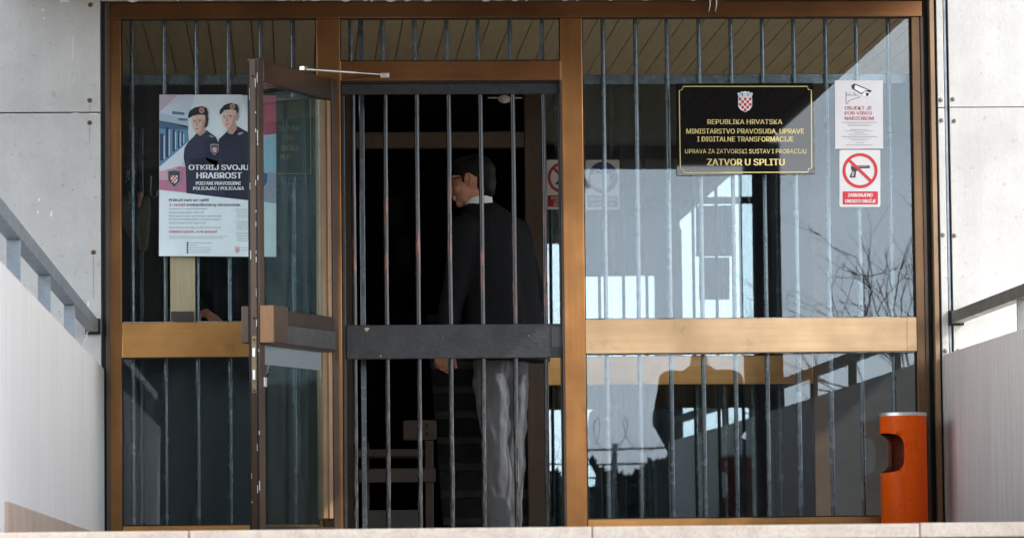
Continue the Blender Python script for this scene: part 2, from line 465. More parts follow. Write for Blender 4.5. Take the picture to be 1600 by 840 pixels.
LAND_Y = -6.9
XL, XR = FX(163, 575), FX(1474, 553)          # inner faces of the two parapets
lm = MB(); lm.box(-1.9, 4.2, LAND_Y+.03, -.06, -1.49, -.045)
ld = lm.build('landing', M['concrete']); tag(ld, kind='structure')
# marble slabs of the landing edge (one is cut at the visible joint) and the steps down
xj = [-1.9, -.30, FX(925, 825, LAND_Y), FX(1437, 820, LAND_Y), 3.2, 4.2]
sl = MB()
for i in range(5):
    sl.box(xj[i] + (.0015 if i else 0), xj[i+1] - .0015, LAND_Y, -.06, -.041, 0 if i != 3 else .0015)
tag(sl.build('landing_slab', M['marble'], bevel=.004), kind='structure')
st = MB()
for k in range(9):
    y1 = LAND_Y + .028 - .32*k
    z1 = -.15*(k+1)
    st.box(-1.9, 4.2, y1-.32, y1, -1.49 + .0004*k, z1)
tag(st.build('steps', M['marble'], bevel=.004), kind='structure')

# ------------------------------------------------------------------ walls
ZT = 2.95
XWL = FX(158)                                  # left wall ends here
wl = thing('wall', 'shaded pale concrete panel wall to the left of the brown entrance', 'wall', (XWL-1.5, 0, -1.5))
zj = FZ(176.5, 80)
m = MB(); m.box(-5.5, XWL-.002, .022, .30, -1.49, ZT+.3); m.build('backing', M['concrete'], wl)
m = MB(); m.box(-5.5, XWL, -.012, .02, zj+.003, ZT); m.build('panel', M['panel'], wl, bevel=.002)
m = MB(); m.box(-5.5, XWL, -.012, .02, -1.45, zj-.003); m.build('panel', M['panel'], wl, bevel=.002)
def screw(px, py, parent, matn, r=.011, Y=-.013):
    p = F(px, py, Y)
    s = MB(); s.tube([p + Vector((0,.004,0)), p + Vector((0,-.002,0)), p + Vector((0,-.004,0))], [r, r, r*.6], 12)
    s.build('screw', M[matn], parent, smooth=True)
for px, py in ((140,157),(140,192),(146,394),(141,8),(-80,157),(-80,192)): screw(px, py, wl, 'rusty_screw')
ps = MB()
for px, py, w, h in ((114,75,1.5,38),(67,16,4,4),(69,29,3,3),(61,312,4,5),(59,331,3,5),(80,334,4,9),(138,475,4,9),(100,2,16,4),(146,178,14,2),(118,177,10,2),(28,350,3,4)):
    p = F(px, py, -.0128); a, b = w/680, h/680
    ps.prism([p+Vector((-a,0,-b)), p+Vector((a,0,-b*.8)), p+Vector((a*.8,0,b)), p+Vector((-a*.7,0,b*.9))], (0,-.0008,0))
ps.build('paint_fleck', M['white_paint'], wl)

M['rust_run'] = worn('rust_run', (.42,.35,.28), (.50,.45,.39), .9, 0, 60, (1,1,.1))
for px, py, L in ((146,400,.20),(140,198,.07),(140,163,.03)):
    p = F(px, py, -.0122); m = MB()
    m.prism([p+Vector((-.003,0,0)), p+Vector((-.0015,0,-L)), p+Vector((.0012,0,-L)), p+Vector((.003,0,0))], (0,-.0004,0)); m.build('rust_run', M['rust_run'], wl)
YW = -.052
XWR0, XWR1, XWR2 = FX(1468,450), FX(1478,450), FX(1486,450)
wr = thing('wall', 'sunlit white panel wall to the right of the brown entrance', 'wall', (XWR2+1.5, 0, -1.5))
zj2, zj3 = FZ(169.5, 1560), FZ(170.5, 1472)
m = MB(); m.box(XWR0+.002, 7.5, .022, .30, -1.49, ZT+.3); m.build('backing', M['dark_concrete'], wr)
for a, b in ((zj2+.002, ZT), (-1.45, zj2-.002)):
    m = MB(); m.box(XWR2, 7.5, YW, .02, a, b); m.build('panel', M['panel'], wr, bevel=.002)
for a, b in ((zj3+.002, ZT), (-1.45, zj3-.002)):
    m = MB(); m.box(XWR0, XWR1, YW, .02, a, b); m.build('edge_strip', M['panel'], wr, bevel=.002)
m = MB(); m.box(XWR1+.004, XWR1+.014, YW+.004, .019, -1.45, ZT); m.build('joint_strip', M['steel_grey'], wr)
for px, py in ((1470,156),(1489,155),(1471,188),(1491,189),(1473,367),(1491,368),(1477,548),(1497,548)): screw(px, py, wr, 'screw', .010, YW-.001)

# ------------------------------------------------------------------ parapets and handrails
def parapet(name, label, x_in, x_out, ztop, y_end, mt, side):
    t = thing(name, label, 'parapet wall', ((x_in+x_out)/2, -3, 0))
    m = MB(); m.box(min(x_in,x_out), max(x_in,x_out), y_end, -.02, -1.48, ztop)
    m.build('wall_body', mt, t, bevel=.008)
    return t
ZP_L = F(165, 575, 0).z
ZP_R = F(1473, 553, 0).z
pl = parapet('parapet', 'white painted parapet wall on the left of the landing', XL, XL-.14, ZP_L, -7.4, M['parapet'], -1)
# travertine skirting, its top rising a little towards the steps
a = F(128, 829, 0); 
def sk_y(px): # depth of the point of the parapet's inner face seen at px
    return -DIST*(1 - (460-165)/(460-px))
def onwall(px, py, X):
    d = C2W @ Vector((px-800, 420-py, -FPX)); t = (X-CAM.x)/d.x
    return CAM + d*t
p0 = onwall(7, 783, XL); p1 = onwall(138, 829, XL)
m = MB(); m.prism([(XL, p0.y, -.02),(XL, p0.y, p0.z),(XL, p1.y, p1.z),(XL, p1.y, -.02)], (.012,0,0)); m.build('skirting', M['travertine'], pl)
pr = parapet('parapet', 'grey streaked parapet wall on the right behind the orange bin', XR, XR+.14, ZP_R, -6.9, M['parapet_b'], 1)
# peeled paint beside the frame on the right parapet edge
m = MB()
for (q0, q1, q2, q3) in (((1468,690),(1474,684),(1473,735),(1470,748)),((1470,690),(1472,688),(1478,700),(1472,704))):
    m.prism([F(*q,-.022) for q in (q0,q1,q2,q3)], (0,-.001,0))
m.build('paint_fleck', M['cream_plaster'], pr)

def handrail(label, x, zr, posts, y_end, mt, ztop, side):
    t = thing('handrail', label, 'handrail', (x, -3, ztop))
    m = MB(); m.box(x-.025, x+.025, y_end, -.035, zr-.055, zr); m.build('rail', mt, t, bevel=.003)
    for y in posts:
        m = MB(); m.box(x-.023, x+.023, y-.006, y+.006, ztop-.01, zr-.0555); m.build('post', mt, t, bevel=.001)
        m = MB(); m.box(x-.023, x+.023, y+.006, y+.05, ztop+.0005, ztop+.006)
        m.build('foot_plate', mt, t)
    m = MB(); m.box(x-.034, x+.034, -.070, -.0125, zr-.065, zr+.006); m.build('wall_bracket', M['gasket'], t, bevel=.002)
    return t
zrl = F(148, 500, -.03).z
handrail('galvanised handrail on the white left parapet', FX(146, 508), zrl, (-1.95,-3.6,-5.2,-6.85), -7.4, M['steel_grey'], ZP_L, -1)
zrr = F(1484, 487, -.03).z
handrail('dull grey handrail against the sunlit wall on the right parapet', FX(1491, 495), zrr, (-1.72,-3.35,-5.0,-6.6), -6.9, M['steel_olive'], ZP_R, 1)
m = MB()
cp = [F(146,500,-.06),F(148,506,-.07),F(147,512,-.08),F(141,516,-.08),F(136,519,-.07),F(136,526,-.06),F(133,533,-.05),F(130,541,-.04)]
m.tube(cp, .0035, 6)
tag(m.build('cable', M['cable'], smooth=True), 'thin white cable hanging from the left handrail bracket', 'cable')

# ------------------------------------------------------------------ entrance frame
ent = thing('entrance', 'bronze brown aluminium entrance with glazed windows and an open glass door', 'entrance', (FX(700), 0, 0))
JL0, JL1 = FX(166), FX(190)
M1a, M1b = FX(497), FX(534)
M2a, M2b = FX(880), FX(914)
JR0, JR1 = FX(1431), FX(1449)
ZH1, ZH0 = FZ(3), FZ(28)                     # header
ZTR1, ZTR0 = FZ(95,700), FZ(126,700)         # transom rail
ZML1, ZML0 = FZ(503,290), FZ(558,290)
ZMR1, ZMR0 = FZ(497,1170), FZ(550.5,1170)
ZBL, ZBR = FZ(820,290), FZ(808,1170)
def member(name, x0, x1, z0, z1, mt='bronze_v', y0=0, y1=.075, bevel=.003):
    m = MB(); m.box(x0, x1, y0, y1, z0, z1); return m.build(name, M[mt], ent, bevel=bevel)
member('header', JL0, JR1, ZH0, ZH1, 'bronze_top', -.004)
jl = member('jamb', JL0, JL1, 0, ZH0-.0005, 'bronze_post')
m = MB(); m.box(JL0-.001, JL0+.020, -.014, -.0005, 0, ZH1); m.build('cover_profile', M['bronze_dark'], ent, bevel=.002)
m = MB(); m.box(FX(159.5), JL0-.0015, .004, .07, 0, ZH1+.01); m.build('seal', M['gasket'], ent)
member('jamb', JR0, JR1, 0, ZH0-.0005, 'bronze_jamb_shaded')
m = MB(); m.box(JR1-.014, JR1+.0015, -.012, -.0005, 0, ZH0); m.build('cover_profile', M['bronze_dark'], ent, bevel=.002)
m = MB(); m.box(JR1+.002, FX(1457), .012, .07, 0, ZH1); m.build('seal', M['gasket'], ent)
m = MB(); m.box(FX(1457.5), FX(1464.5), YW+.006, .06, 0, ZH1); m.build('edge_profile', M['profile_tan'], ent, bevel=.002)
m = MB(); m.box(FX(1464.8), XWR0-.0005, YW+.02, .06, 0, ZH1); m.build('seal', M['gasket'], ent)
member('mullion', M1a, M1b, 0, ZH0-.0005, 'bronze_post')
member('mullion', M2a, M2b, 0, ZH0-.0005)
m = MB(); m.box(M2a-.006, M2a+.006, -.006, -.0005, 0, ZTR0); m.build('door_stop', M['bronze_dark'], ent, bevel=.001)
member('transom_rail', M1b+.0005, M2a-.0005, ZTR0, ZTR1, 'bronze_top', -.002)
member('mid_rail', JL1+.0005, M1a-.0005, ZML0, ZML1, 'bronze_h', -.003)
member('mid_rail', M2b+.0005, JR0-.0005, ZMR0, ZMR1, 'bronze_sunlit', -.003)
m = MB(); m.box(FX(1416), JR0-.0008, -.0055, -.0032, ZMR0+.002, ZMR1-.002); m.build('rail_clip', M['bronze_sunlit'], ent, bevel=.001)
member('bottom_rail', JL1+.0005, M1a-.0005, 0, ZBL, 'bronze_h', -.001)
member('bottom_rail', M2b+.0005, JR0-.0005, 0, ZBR, 'bronze_h', -.001)
member('threshold', M1b+.0005, M2a-.0005, -.03, .008, 'bronze_dark', -.02, .10)
# glazing beads (thin dark gasket line round each pane) and panes
def pane(x0, x1, z0, z1, mt='glass'):
    t = .006
    b = MB()
    for q in ((x0,x0+t,z0,z1),(x1-t,x1,z0,z1),(x0+t,x1-t,z0,z0+t),(x0+t,x1-t,z1-t,z1)):
        b.box(q[0]+.0006, q[1]-.0006, .016, .029, q[2]+.0006, q[3]-.0006)
    b.build('glazing_bead', M['gasket'], ent)
    m = MB(); m.box(x0+.001, x1-.001, .030, .036, z0+.001, z1-.001)
    return m.build('window_pane', M[mt], ent)
pane(JL1, M1a, ZML1, ZH0, 'glass_left'); pane(JL1, M1a, ZBL, ZML0, 'glass_left')
pane(M1b, M2a, ZTR1, ZH0)
pane(M2b, JR0, ZMR1, ZH0); pane(M2b, JR0, ZBR, ZMR0)
# broken white sealant line along the beads of the rails
rs = random.Random(3)
for (xa, xb, z) in ((JL1, M1a, ZML1+.002), (M2b, JR0, ZMR1+.002), (M2b, JR0, ZMR0-.002)):
    n = 120; m = MB(); top = []; bot = []
    for i in range(n+1):
        x = xa+.006 + (xb-xa-.012)*i/n
        h = max(.0002, .0022*mnoise.noise(V0(x*9, z*7, 0)) + .0010 + rs.uniform(-.0006,.0010))
        top.append((x,.010,z+h*.6)); bot.append((x,.010,z-h))
    m.loft([[Vector(t), Vector(b_), Vector(b_)+Vector((0,.0055,0)), Vector(t)+Vector((0,.0055,0))] for t, b_ in zip(top, bot)])
    m.build('sealant', M['sealant'], ent)
# plaster lintel above
m = MB(); m.box(XWL+.002, XWR0+.02, -.03, .2, ZH1+.006, ZT+.25); 
lint = m.build('lintel', M['cream_plaster'], bevel=.004)
tag(lint, 'cream plaster lintel edge above the brown entrance frame', 'lintel')
m = MB()
rs = random.Random(5)
x = XWL+.02
while x < XWR0:
    w = rs.uniform(.01,.07); h = rs.uniform(.002,.011)
    if rs.random() < .5:
        m.prism([(x,-.032,ZH1+.012),(x+w,-.032,ZH1+.012),(x+w*.8,-.032,ZH1+.006-h*.6),(x+w*.4,-.032,ZH1+.006-h),(x+w*.1,-.032,ZH1+.006-h*.3)],(0,-.003,0))
    x += w + rs.uniform(0,.06)
for px in (1108, 1118):
    x = FX(px, 10); m.tube([(x,-.034,ZH1+.01),(x+.002,-.03,ZH1-.02),(x-.003,-.012,ZH1-.052)], [.004,.003,.0012], 6)
m.build('plaster_drip', M['white_paint'], lint)

# ------------------------------------------------------------------ door leaf
H = Vector((FX(529), -.022, 0))
NE = Vector((F(405, 450, -.85).x, -.85, 0))     # near end of the leaf, inner face
t_ = (NE - H); DW = t_.length; t_.normalize()
n_ = Vector((-t_.y, t_.x, 0)); n_ = n_ if n_.x > 0 else -n_    # inner face normal, towards +X
up = Vector((0,0,1))
ZD1 = FZ(127, 527)
TH = .05
door = thing('door', 'open brown framed glass door swung outwards beside the poster', 'door', H)
def leaf(name, s0, s1, z0, z1, mt, d0=-TH, d1=0, bevel=.003):
    m = MB(); m.obox(H, t_, n_, up, (s0,s1), (d0,d1), (z0,z1)); return m.build(name, M[mt], door, bevel=bevel)
leaf('stile', DW-.060, DW, .012, ZD1, 'bronze_dark')
leaf('stile', 0.0, .062, .012, ZD1, 'bronze_dark')
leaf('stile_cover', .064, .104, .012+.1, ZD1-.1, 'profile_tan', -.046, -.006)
leaf('stile_cover', .108, .154, .012+.1, ZD1-.1, 'profile_brown', -.046, -.014)
leaf('top_rail', .0625, DW-.0605, ZD1-.098, ZD1-.0005, 'bronze_dark_h', -TH+.001, -.001)
zm1 = FZ(497, 527) ; zm0 = FZ(552, 527)
leaf('middle_rail', .0625, DW-.0605, zm0, zm1, 'bronze_dark_h', -TH+.001, .004)
leaf('push_bar', .0625, DW-.17, zm0+.012, zm0+.095, 'push_bar', .0045, .012, .002)
leaf('bottom_rail', .0625, DW-.0605, .012, .075, 'bronze_dark_h', -TH+.001, -.001)
pbk = leaf('push_block', DW-.165, DW-.007, zm0+.005, zm1+.006, 'bronze_dark', .0015, .066, .003)
m = MB(); m.obox(H, t_, n_, up, (DW-.0068,DW-.001), (.0015,.066), (zm0+.005,zm1+.006)); m.build('end_cap', M['orange_block'], pbk, bevel=.002)
leaf('push_block', DW-.165, DW-.001, zm0+.005, zm1+.006, 'bronze_dark', -.088, -.0515, .004)
m = MB(); m.obox(H, t_, n_, up, (.156, DW-.0607), (-.030,-.024), (zm1+.0005, ZD1-.0985)); m.build('door_pane', M['glass_door'], door)
m = MB(); m.obox(H, t_, n_, up, (.156, DW-.0607), (-.030,-.024), (.0755, zm0-.0005)); m.build('door_pane', M['glass_door'], door)
# reflection at the top of the lower pane, painted as a pale strip
m = MB(); m.obox(H, t_, n_, up, (.157, DW-.062), (-.0235,-.0225), (zm0-.085, zm0-.001)); m.build('reflection_strip', plain('painted_reflection', (.20,.235,.25), .3), door)
# bright worn edge, lock plate, bolts on the edge face
def edge(name, d0, d1, z0, z1, mt, out=.002):
    m = MB(); m.obox(H, t_, n_, up, (DW+.0004, DW+out), (d0,d1), (z0,z1)); return m.build(name, M[mt], door)
edge('edge_seal', -.0495, -.043, .02, ZD1-.01, 'gasket', .003)
edge('edge_seal', -.012, -.007, .02, ZD1-.01, 'gasket', .003)
edge('lock_plate', -.036, -.014, F(392, 613, -.87).z, F(392, 524, -.87).z, 'brass')
for py0, py1 in ((543,556),(577,592)):
    edge('latch', -.031, -.019, F(392, py1, -.87).z, F(392, py0, -.87).z, 'silver', .006)
for py in (496, 530, 610, 118):
    p = H + t_*(DW+.001) + n_*(-.025) + up*F(392, py, -.87).z
    m = MB(); m.tube([p, p + t_*.004], [.005,.004], 10); m.build('bolt', M['gasket'], door)
m = MB()
rs = random.Random(11)
for k in range(26):
    z = rs.uniform(.05, ZD1-.1); h = rs.uniform(.006,.05); d = rs.choice((-.041,-.0135,-.004))
    m.obox(H, t_, n_, up, (DW+.0005, DW+.0035), (d, d+rs.uniform(.0015,.004)), (z, z+h))
m.build('paint_chip', M['white_paint'], door)
leaf('latch_keeper', DW-.058, DW-.030, F(405,603,-.87).z, F(405,588,-.87).z, 'silver', .0005, .010, .002)
# door closer arm
clo = thing('door_closer', 'silver stay arm joining the open door top to the frame', 'door closer', F(607,118,-.02))
pa = H + t_*(.40) + n_*.004 + up*(ZD1+.008)
pb = F(604, 117, -.03)
m = MB(); mid = pa.lerp(pb, .62)
m.tube([pa, mid], .0065, 10); m.build('sleeve', M['silver'], clo, smooth=True)
m = MB(); m.tube([mid, pb], .004, 10); m.build('rod', M['silver'], clo, smooth=True)
m = MB(); m.box(pb.x-.028, pb.x+.012, -.028, -.0028, pb.z-.012, pb.z+.010); m.build('bracket', M['silver'], clo, bevel=.002)
m = MB(); m.obox(pa, t_, n_, up, (-.02,.02), (-.012,.012), (-.008,.012)); m.build('bracket', M['silver'], clo, bevel=.002)

# ------------------------------------------------------------------ grilles behind the windows
def grille(label, pxs, z0, z1, x0, x1, zc):
    t = thing('window_grille', label, 'window grille', ((x0+x1)/2, .12, z0), 'steel grilles behind the glazing')
    for px in pxs:
        x = FX(px, 80, .12)
        m = MB(); m.tube([(x,.12,z0),(x,.12,z1)], .0105, 12); m.build('bar', M['bar'], t, smooth=True)
    for za, zb in zc:
        m = MB(); m.box(x0, x1, .133, .141, za, zb); m.build('crossbar', M['bar'], t, bevel=.001)
    return t
zc1, zc0 = FZ(117,290,.13), FZ(132,290,.13)
grille('steel bars behind the left window with the recruitment poster', (206,257,307,357,407,457), 0.01, ZH1, JL0+.02, M1a+.03, ((zc0,zc1),(.05,.09)))
grille('short row of steel bars behind the transom above the doorway', (548,598,648,698,747,797,847), ZTR0+.02, ZH1, M1a+.031, M2a+.02, ((ZTR0+.03,ZTR0+.05),))
grille('long row of steel bars behind the right window with the plaque', (942,993,1042,1092,1142,1191,1240,1290,1338,1388), 0.01, ZH1, M2a+.021, JR1, ((FZ(131,1170,.13),FZ(116,1170,.13)),(.05,.09)))

# ------------------------------------------------------------------ barred gate in the doorway
gate = thing('barred_gate', 'black barred gate with a wide dark band across the doorway', 'gate', (FX(708), .05, 0))
GY = .055
m = MB(); m.box(M1b+.003, M2a-.003, GY-.02, GY+.02, FZ(148,700,GY), FZ(131,700,GY)); m.build('gate_frame', M['black_paint'], gate, bevel=.003)
m = MB(); m.box(M1b+.003, M1b+.020, GY-.02, GY+.02, .012, FZ(148.3,700,GY)); m.build('gate_frame', M['black_paint'], gate, bevel=.003)
m = MB(); m.box(M2a-.012, M2a-.003, GY-.02, GY+.02, .012, FZ(148.3,700,GY)); m.build('gate_frame', M['black_paint'], gate, bevel=.003)
m = MB(); m.box(M1b+.021, M2a-.013, GY-.018, GY+.018, .012, .030); m.build('gate_frame', M['black_paint'], gate, bevel=.003)
m = MB(); m.box(M1b+.003, M2a-.003, .02, .074, FZ(130.8,700,GY), ZTR0-.0005); m.build('gate_head', M['gasket'], gate)
for px in (553.5,604,653.5,703.5,753.5,804,852):
    x = FX(px, 450, GY)
    rs = random.Random(int(px))
    pts = [(x + rs.uniform(-.0012,.0012), GY + rs.uniform(-.001,.001), .02 + k*(FZ(147,700,GY)-.02)/8) for k in range(9)]
    m = MB(); m.tube(pts, .0112, 12); m.build('bar', M['gate_bar'], gate, smooth=True)
zb1, zb0 = FZ(507,710,GY), FZ(560,710,GY)
m = MB(); m.box(FX(541,530,GY), M2a-.0035, GY-.032, GY-.0125, zb0, zb1); band = m.build('band', M['gate_band'], gate, bevel=.003)
m = MB(); c = F(573,514,GY-.0325)
m.prism([c+Vector((-.012,0,.004)), c+Vector((.006,0,.008)), c+Vector((.013,0,.001)), c+Vector((.004,0,-.006)), c+Vector((-.002,0,-.013)), c+Vector((-.006,0,-.004))], (0,-.0015,0))
m.build('chip', M['chip'], band)
for px, py, r in ((595,556,.004),(826,524,.003),(692,527,.002)):
    c = F(px,py,GY-.0325); m = MB(); m.prism([c+Vector((-r,0,0)),c+Vector((0,0,r)),c+Vector((r,0,0)),c+Vector((0,0,-r))],(0,-.001,0)); m.build('chip', M['chip'], band)
m = MB(); a, b = F(862,510,GY-.034), F(879,541,GY-.034); m.box(a.x,b.x,GY-.0345,GY-.0325,b.z,a.z)
m.build('tape', plain('grey_tape', (.06,.062,.064), .4), band)

# ------------------------------------------------------------------ hall behind the glass
HB = 9.2
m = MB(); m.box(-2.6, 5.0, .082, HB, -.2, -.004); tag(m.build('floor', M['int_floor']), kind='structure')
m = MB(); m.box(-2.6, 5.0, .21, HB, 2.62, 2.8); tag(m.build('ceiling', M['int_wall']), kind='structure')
m = MB(); x = -2.58
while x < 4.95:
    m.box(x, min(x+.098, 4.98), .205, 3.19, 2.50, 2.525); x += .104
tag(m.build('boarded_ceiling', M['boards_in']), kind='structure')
m = MB(); m.box(-2.59, 4.99, .0825, 3.19, -.0038, -.001); tag(m.build('vestibule_floor', M['light_floor']), kind='structure')
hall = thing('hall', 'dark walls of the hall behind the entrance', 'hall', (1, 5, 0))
for q in ((-2.6,5.0,HB,HB+.1,-.1,2.7),(-2.7,-2.6,.31,HB,-.1,2.7),(5.0,5.1,.31,.45,-.1,2.7),(5.0,5.1,3.05,HB,-.1,2.7),(5.0,5.1,.45,3.05,-.1,.35),(5.0,5.1,.45,3.05,2.44,2.7)):  # opening in the unseen right wall is added to let daylight in
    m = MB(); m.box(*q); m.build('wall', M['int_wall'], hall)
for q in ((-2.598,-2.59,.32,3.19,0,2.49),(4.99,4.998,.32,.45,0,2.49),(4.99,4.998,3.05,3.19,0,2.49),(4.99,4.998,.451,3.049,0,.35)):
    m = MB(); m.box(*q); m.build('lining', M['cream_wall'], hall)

IY = 3.2
par = thing('inner_partition', 'inner brown framed partition with glass behind the barred gate', 'partition', (1.5, IY, 0))
def pm(name, px0, px1, py0, py1, mt, y0=IY, y1=IY+.08, pxz=None):
    pxz = pxz or (px0+px1)/2
    m = MB(); m.box(FX(px0,450,IY), FX(px1,450,IY), y0, y1, FZ(py1,pxz,IY), FZ(py0,pxz,IY)); return m.build(name, M[mt], par, bevel=.003)
m = MB(); m.box(FX(822,450,IY), FX(850,450,IY), IY, IY+.09, 0, 2.62); m.build('post', M['bronze_inner'], par, bevel=.003)
m = MB(); m.box(FX(520,450,IY), FX(552,450,IY), IY, IY+.09, 0, 2.62); m.build('post', M['bronze_inner'], par, bevel=.003)
pm('transom', 553, 821, 206, 231, 'bronze_inner')
pm('mid_rail', 851, 1268, 556, 600, 'bronze_h')
pm('header', 851, 1268, 92, 118, 'bronze_inner')
m = MB(); m.box(FX(1269,450,IY), FX(1300,450,IY), IY, IY+.09, 0, 2.62); m.build('post', M['bronze_inner'], par, bevel=.003)
m = MB(); m.box(FX(851,450,IY), FX(1268,450,IY), IY+.03, IY+.036, 0, FZ(601,1060,IY)); m.build('pane', M['glass_in'], par)
m = MB(); m.box(FX(851,450,IY), FX(1268,450,IY), IY+.03, IY+.036, FZ(555,1060,IY), FZ(119,1060,IY)); m.build('pane', M['glass_in'], par)
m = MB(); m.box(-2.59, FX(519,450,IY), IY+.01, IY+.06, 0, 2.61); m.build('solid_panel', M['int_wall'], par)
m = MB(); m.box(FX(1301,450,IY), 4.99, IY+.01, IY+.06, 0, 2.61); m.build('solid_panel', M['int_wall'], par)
for px in (871, 915, 958, 1001, 1044, 1087, 1130, 1173, 1216):
    x = FX(px,450,IY+.15); m = MB(); m.tube([(x,IY+.15,0),(x,IY+.15,2.61)], .0115, 8); m.build('bar', M['bar'], par, smooth=True)
# dark dividing jamb just behind the gate, left
m = MB(); m.box(FX(563,450,.35), FX(571,450,.35), .33, .37, 0, 2.61)
tag(m.build('jamb_post', M['bar'], bevel=.002), 'thin dark steel post behind the leftmost gate bar', 'post')

stair = thing('staircase', 'grey stone stairs rising in the dark hall behind the man', 'staircase', (1.2, 5, 0))
x0, x1 = FX(682,700,5.5), FX(850,700,5.5)
for k in range(9):
    y = 4.6 + .30*k
    m = MB(); m.box(x0+.004, x1-.004, y+.035, y+.33, -.003 if k == 0 else .165*k+.0005, .165*(k+1)-.045, 0)
    m.box(x0, x1, y, y+.335, .165*(k+1)-.0445, .165*(k+1), 1); m.build('step', [M['int_riser'], M['int_step']], stair, bevel=.004)
bench = thing('wooden_bench', 'wooden bench end seen between the lower gate bars', 'bench', (FX(640,700,2.2), 2.2, 0))
BY = 2.2
def bp(name, px0, px1, py0, py1, y0, y1, mt='bench_wood'):
    m = MB(); m.box(FX(px0,700,BY), FX(px1,700,BY), y0, y1, max(FZ(py1,640,BY), .0), FZ(py0,640,BY)); return m.build(name, M[mt], bench, bevel=.004)
br = bp('back_rail', 630, 682, 656, 687, BY, BY+.04)
bp('leg', 664, 677, 687.5, 850, BY+.005, BY+.045)
bp('leg', 566, 578, 687.5, 850, BY+.25, BY+.29)
bp('stretcher', 560, 680, 731, 753, BY-.022, BY+.004)
bp('seat', 556, 663, 700, 712, BY+.05, BY+.40)
for py in (664, 677):
    c = F(667, py, BY-.001); m = MB(); m.tube([c+Vector((0,.002,0)), c+Vector((0,-.001,0))], .010, 12); m.build('bolt', M['black'], br)
m = MB(); m.box(FX(572,800,1.9), FX(655,800,1.9), 1.9, 2.1, 0, FZ(796,610,1.9))
tag(m.build('crate', worn('grey_crate', (.10,.09,.08),(.07,.065,.06),.7), bevel=.005), 'low grey box on the floor under the wooden bench', 'box')
lamp = thing('ceiling_lamp', 'small white ceiling lamp seen high between two gate bars', 'lamp', F(788,150,2.6))
c = F(788,155,2.6)
m = MB(); m.ell(c, (.033,.033,.022)); m.build('lamp_globe', M['lamp_white'], lamp, smooth=True)
m = MB(); m.tube([F(762,153,2.6), F(816,153,2.6)], .0035, 8); m.build('conduit', M['lamp_white'], lamp, smooth=True)
m = MB(); m.tube([c, (c.x, c.y, 2.62)], .006, 8); m.build('stem', M['lamp_white'], lamp, smooth=True)
for (px0,px1,py0,py1,lab) in ((600,630,310,350,'dim sheet of paper pinned in the dark hall, upper one'),(618,640,371,411,'dim sheet of paper pinned in the dark hall, lower one')):
    m = MB(); m.box(FX(px0,350,HB-.01), FX(px1,350,HB-.01), HB-.006, HB-.002, FZ(py1,620,HB), FZ(py0,620,HB))
    tag(m.build('notice_sheet', M['int_step']), lab, 'notice')
CY0 = .36
# counter, oak board and hanging clothes behind the left window
m = MB(); m.box(FX(168,500,CY0), FX(392,500,CY0), CY0, CY0+.45, 0, FZ(505,290,CY0)); 
tag(m.build('counter', M['counter'], bevel=.006), 'dark counter behind the lower left window', 'counter')
m = MB(); m.box(FX(266,450,.08), FX(305,450,.08), .0765, .105, FZ(540,290,.08), FZ(230,290,.08))
ob = m.build('oak_board', M['oak'], bevel=.003); tag(ob, 'upright oak board between two window bars below the poster', 'board')
m = MB(); m.box(FX(267,450,.07), FX(303,450,.07), .070, .076, ZML1+.002, FZ(486,290,.07)); m.build('foot_block', M['bench_wood'], ob, bevel=.002)

